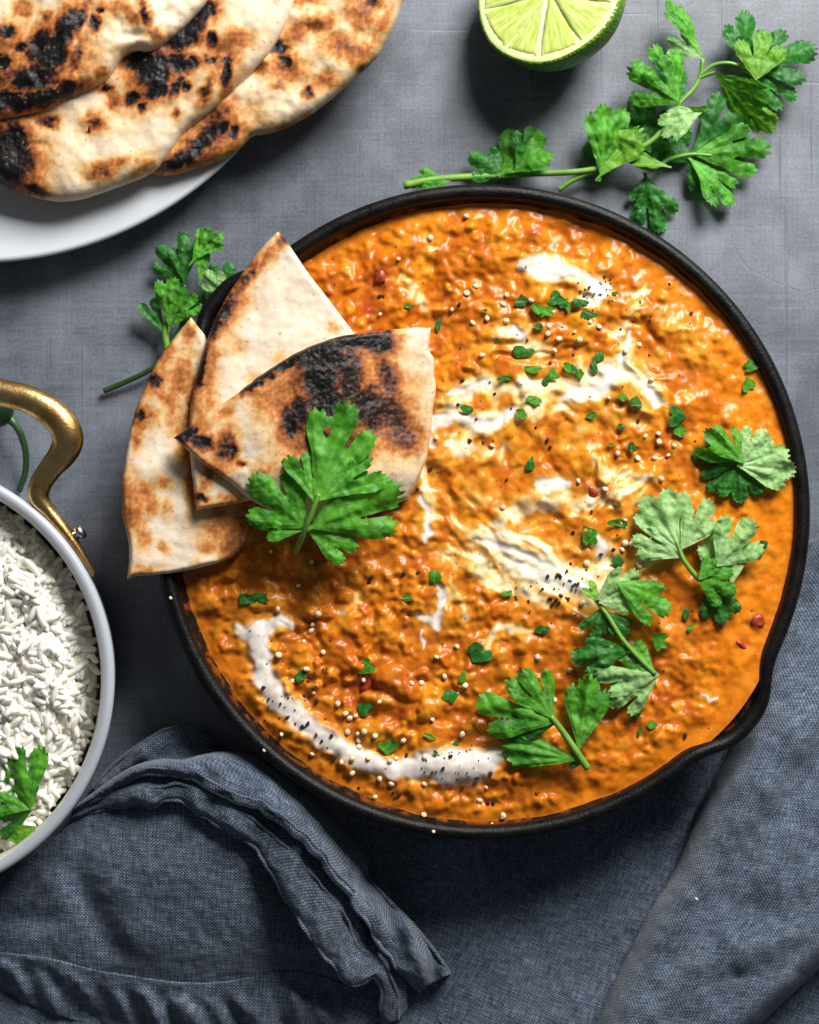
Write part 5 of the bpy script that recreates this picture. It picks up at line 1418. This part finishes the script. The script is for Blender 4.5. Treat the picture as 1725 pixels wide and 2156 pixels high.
def wavy(pts, amp, seed, n=70):
    p = catmull(np.array(pts, float), n)
    t = np.gradient(p, axis=0); nn = np.stack([-t[:, 1], t[:, 0]], -1); nn /= np.linalg.norm(nn, axis=1)[:, None]
    k = np.arange(n)
    o = amp * (noise(k / 3.2, k * 0 + seed, seed) + 0.5 * noise(k / 1.4, k * 0 + seed, seed + 1)) * np.minimum(1, np.minimum(k, n - 1 - k) / 5.0)
    p[:, :2] += nn * o[:, None]; p[:, 2] += 0.14 * amp * noise(k / 2.6, k * 0, seed + 2)
    return [tuple(r) for r in p]
A2 = [(150, 1726, 17), (190, 1712, 21), (240, 1702, 27), (290, 1688, 33), (318, 1699, 35), (345, 1688, 38), (370, 1685, 39), (400, 1700, 39), (440, 1722, 40), (480, 1748, 40), (530, 1785, 39), (570, 1840, 38), (610, 1900, 36), (645, 1965, 33), (690, 2025, 28), (730, 2064, 24), (760, 2070, 22), (785, 2058, 20), (802, 2085, 16), (800, 2120, 12), (812, 2156, 8)]
B2 = [(152, 1712, 18), (195, 1690, 23), (245, 1668, 30), (290, 1655, 36), (330, 1660, 39), (360, 1650, 41), (395, 1655, 42), (440, 1670, 43), (500, 1705, 43), (550, 1738, 42), (600, 1780, 41), (650, 1832, 39), (690, 1880, 36), (725, 1930, 32), (742, 1970, 28), (750, 1995, 25), (785, 2008, 23), (815, 2040, 20), (835, 2090, 16), (838, 2150, 10)]
A2 = wavy(A2, 5.5, 31); B2 = wavy(B2, 5.0, 41)
a_ = catmull(np.array(A2, float), 60); bb = catmull(np.array(B2, float), 60)
m1 = a_ * 0.75 + bb * 0.25; m1[:, 2] += 2.2
m2 = a_ * 0.3 + bb * 0.7; m2[:, 2] += 1.5
und = bb.copy(); und[:, 2] -= 3; und[:, 0] += 20; und[:, 1] -= 24
tuck = a_.copy(); tuck[:, 2] -= 2.5; tuck[:, 1] -= 2; tuck[:, 0] += 3
def ripple(U, t, x, y): return 0.0012 * np.sin(U / 0.0042 + 1.5 * np.sin(U / 0.011)) * (0.4 + 0.6 * (1 - t))
ow = cloth('hem_band', [tuck, a_, m1, m2, bb, und], 260, 50, 0.0007, 3, ripple)
hem_roll(A2, 4.6, 1, ow)
hem_roll(B2, 3.6, 2, ow)

A1 = [(155, 1706, 20), (205, 1680, 25), (255, 1652, 31), (295, 1634, 37), (340, 1628, 41), (385, 1634, 43), (430, 1654, 45), (480, 1684, 46), (530, 1700, 46), (575, 1724, 46), (620, 1757, 45), (660, 1797, 43), (704, 1848, 40), (745, 1905, 35), (785, 1965, 29), (830, 2030, 22), (884, 2086, 12)]
T1 = [(160, 1695, 17), (215, 1655, 24), (260, 1625, 31), (300, 1608, 36), (340, 1601, 38), (380, 1602, 39), (420, 1592, 39), (470, 1585, 38), (520, 1595, 37), (570, 1615, 36), (620, 1650, 34), (665, 1692, 30), (705, 1735, 24), (745, 1776, 17), (770, 1810, 15), (775, 1850, 17), (815, 1893, 21), (868, 1948, 21), (918, 2008, 18), (946, 2052, 13)]
A1 = wavy(A1, 6.0, 51, 70)
a_ = catmull(np.array(A1, float), 60); tt_ = catmull(np.array(T1, float), 60)
m1 = a_ * 0.7 + tt_ * 0.3; m1[:, 2] += 3.5
m2 = a_ * 0.3 + tt_ * 0.7; m2[:, 2] += 4.0
dn = tt_.copy(); dn[:, 2] = np.maximum(tt_[:, 2] - 14, 2.5); dn[:, 0] += 5; dn[:, 1] -= 4
tuck = a_.copy(); tuck[:, 2] -= 3.0; tuck[:, 0] += 3; tuck[:, 1] -= 3
def ripple2(U, t, x, y): return 0.0010 * np.sin(U / 0.0038 + 1.3 * np.sin(U / 0.012)) * (1 - sstep(0.2, 0.6, t)) + 0.0030 * np.sin(U / 0.0050 + 1) * sstep(770, 830, x)
ow = cloth('cloth_fold', [tuck, a_, m1, m2, tt_, dn], 260, 60, 0.0008, 4, ripple2)
hem_roll(A1, 5.0, 3, ow)
hem_roll([(p[0] + 7, p[1] - 13, p[2] + 2.6) for p in A1[4:-18]], 3.2, 4, ow)
hem_roll(T1[-5:], 4.6, 8, ow)
# rear layer in the skillet's shade
L2a = [(196, 1662, 8), (240, 1612, 13), (280, 1580, 17), (320, 1553, 19), (350, 1536, 19), (390, 1529, 17), (430, 1540, 14), (465, 1572, 10)]
L2b = [(230, 1690, 16), (290, 1650, 24), (340, 1630, 28), (390, 1620, 28), (440, 1612, 26), (490, 1620, 22), (520, 1640, 20)]
a_ = catmull(np.array(L2a, float), 30); bb = catmull(np.array(L2b, float), 30)
m1 = a_ * 0.75 + bb * 0.25; m1[:, 2] += 1.0; m2 = a_ * 0.4 + bb * 0.6; m2[:, 2] -= 3
dn = a_.copy(); dn[:, 2] = 2; dn[:, 0] -= 5; dn[:, 1] -= 5
ow = cloth('cloth_fold', [dn, a_, m1, m2, bb], 110, 44, 0.0008, 5, lambda U, t, x, y: 0.0012 * np.sin(U / 0.004) * (1 - t))
hem_roll([(p[0], p[1], p[2] + .5) for p in L2a], 4.5, 6, ow)

# a speck of lint on the right fold
o = link('lint_speck', seed_mesh(8), None); o.data.materials.clear(); o.data.materials.append(M['lint'])
o.scale = (0.0008, 0.00045, 0.0004); o.location = P(1467, 1893, 0.0385); o.rotation_euler = (0, 0, -0.9)
tag(o, 'tiny white lint speck on the right fold of the napkin', 'lint')
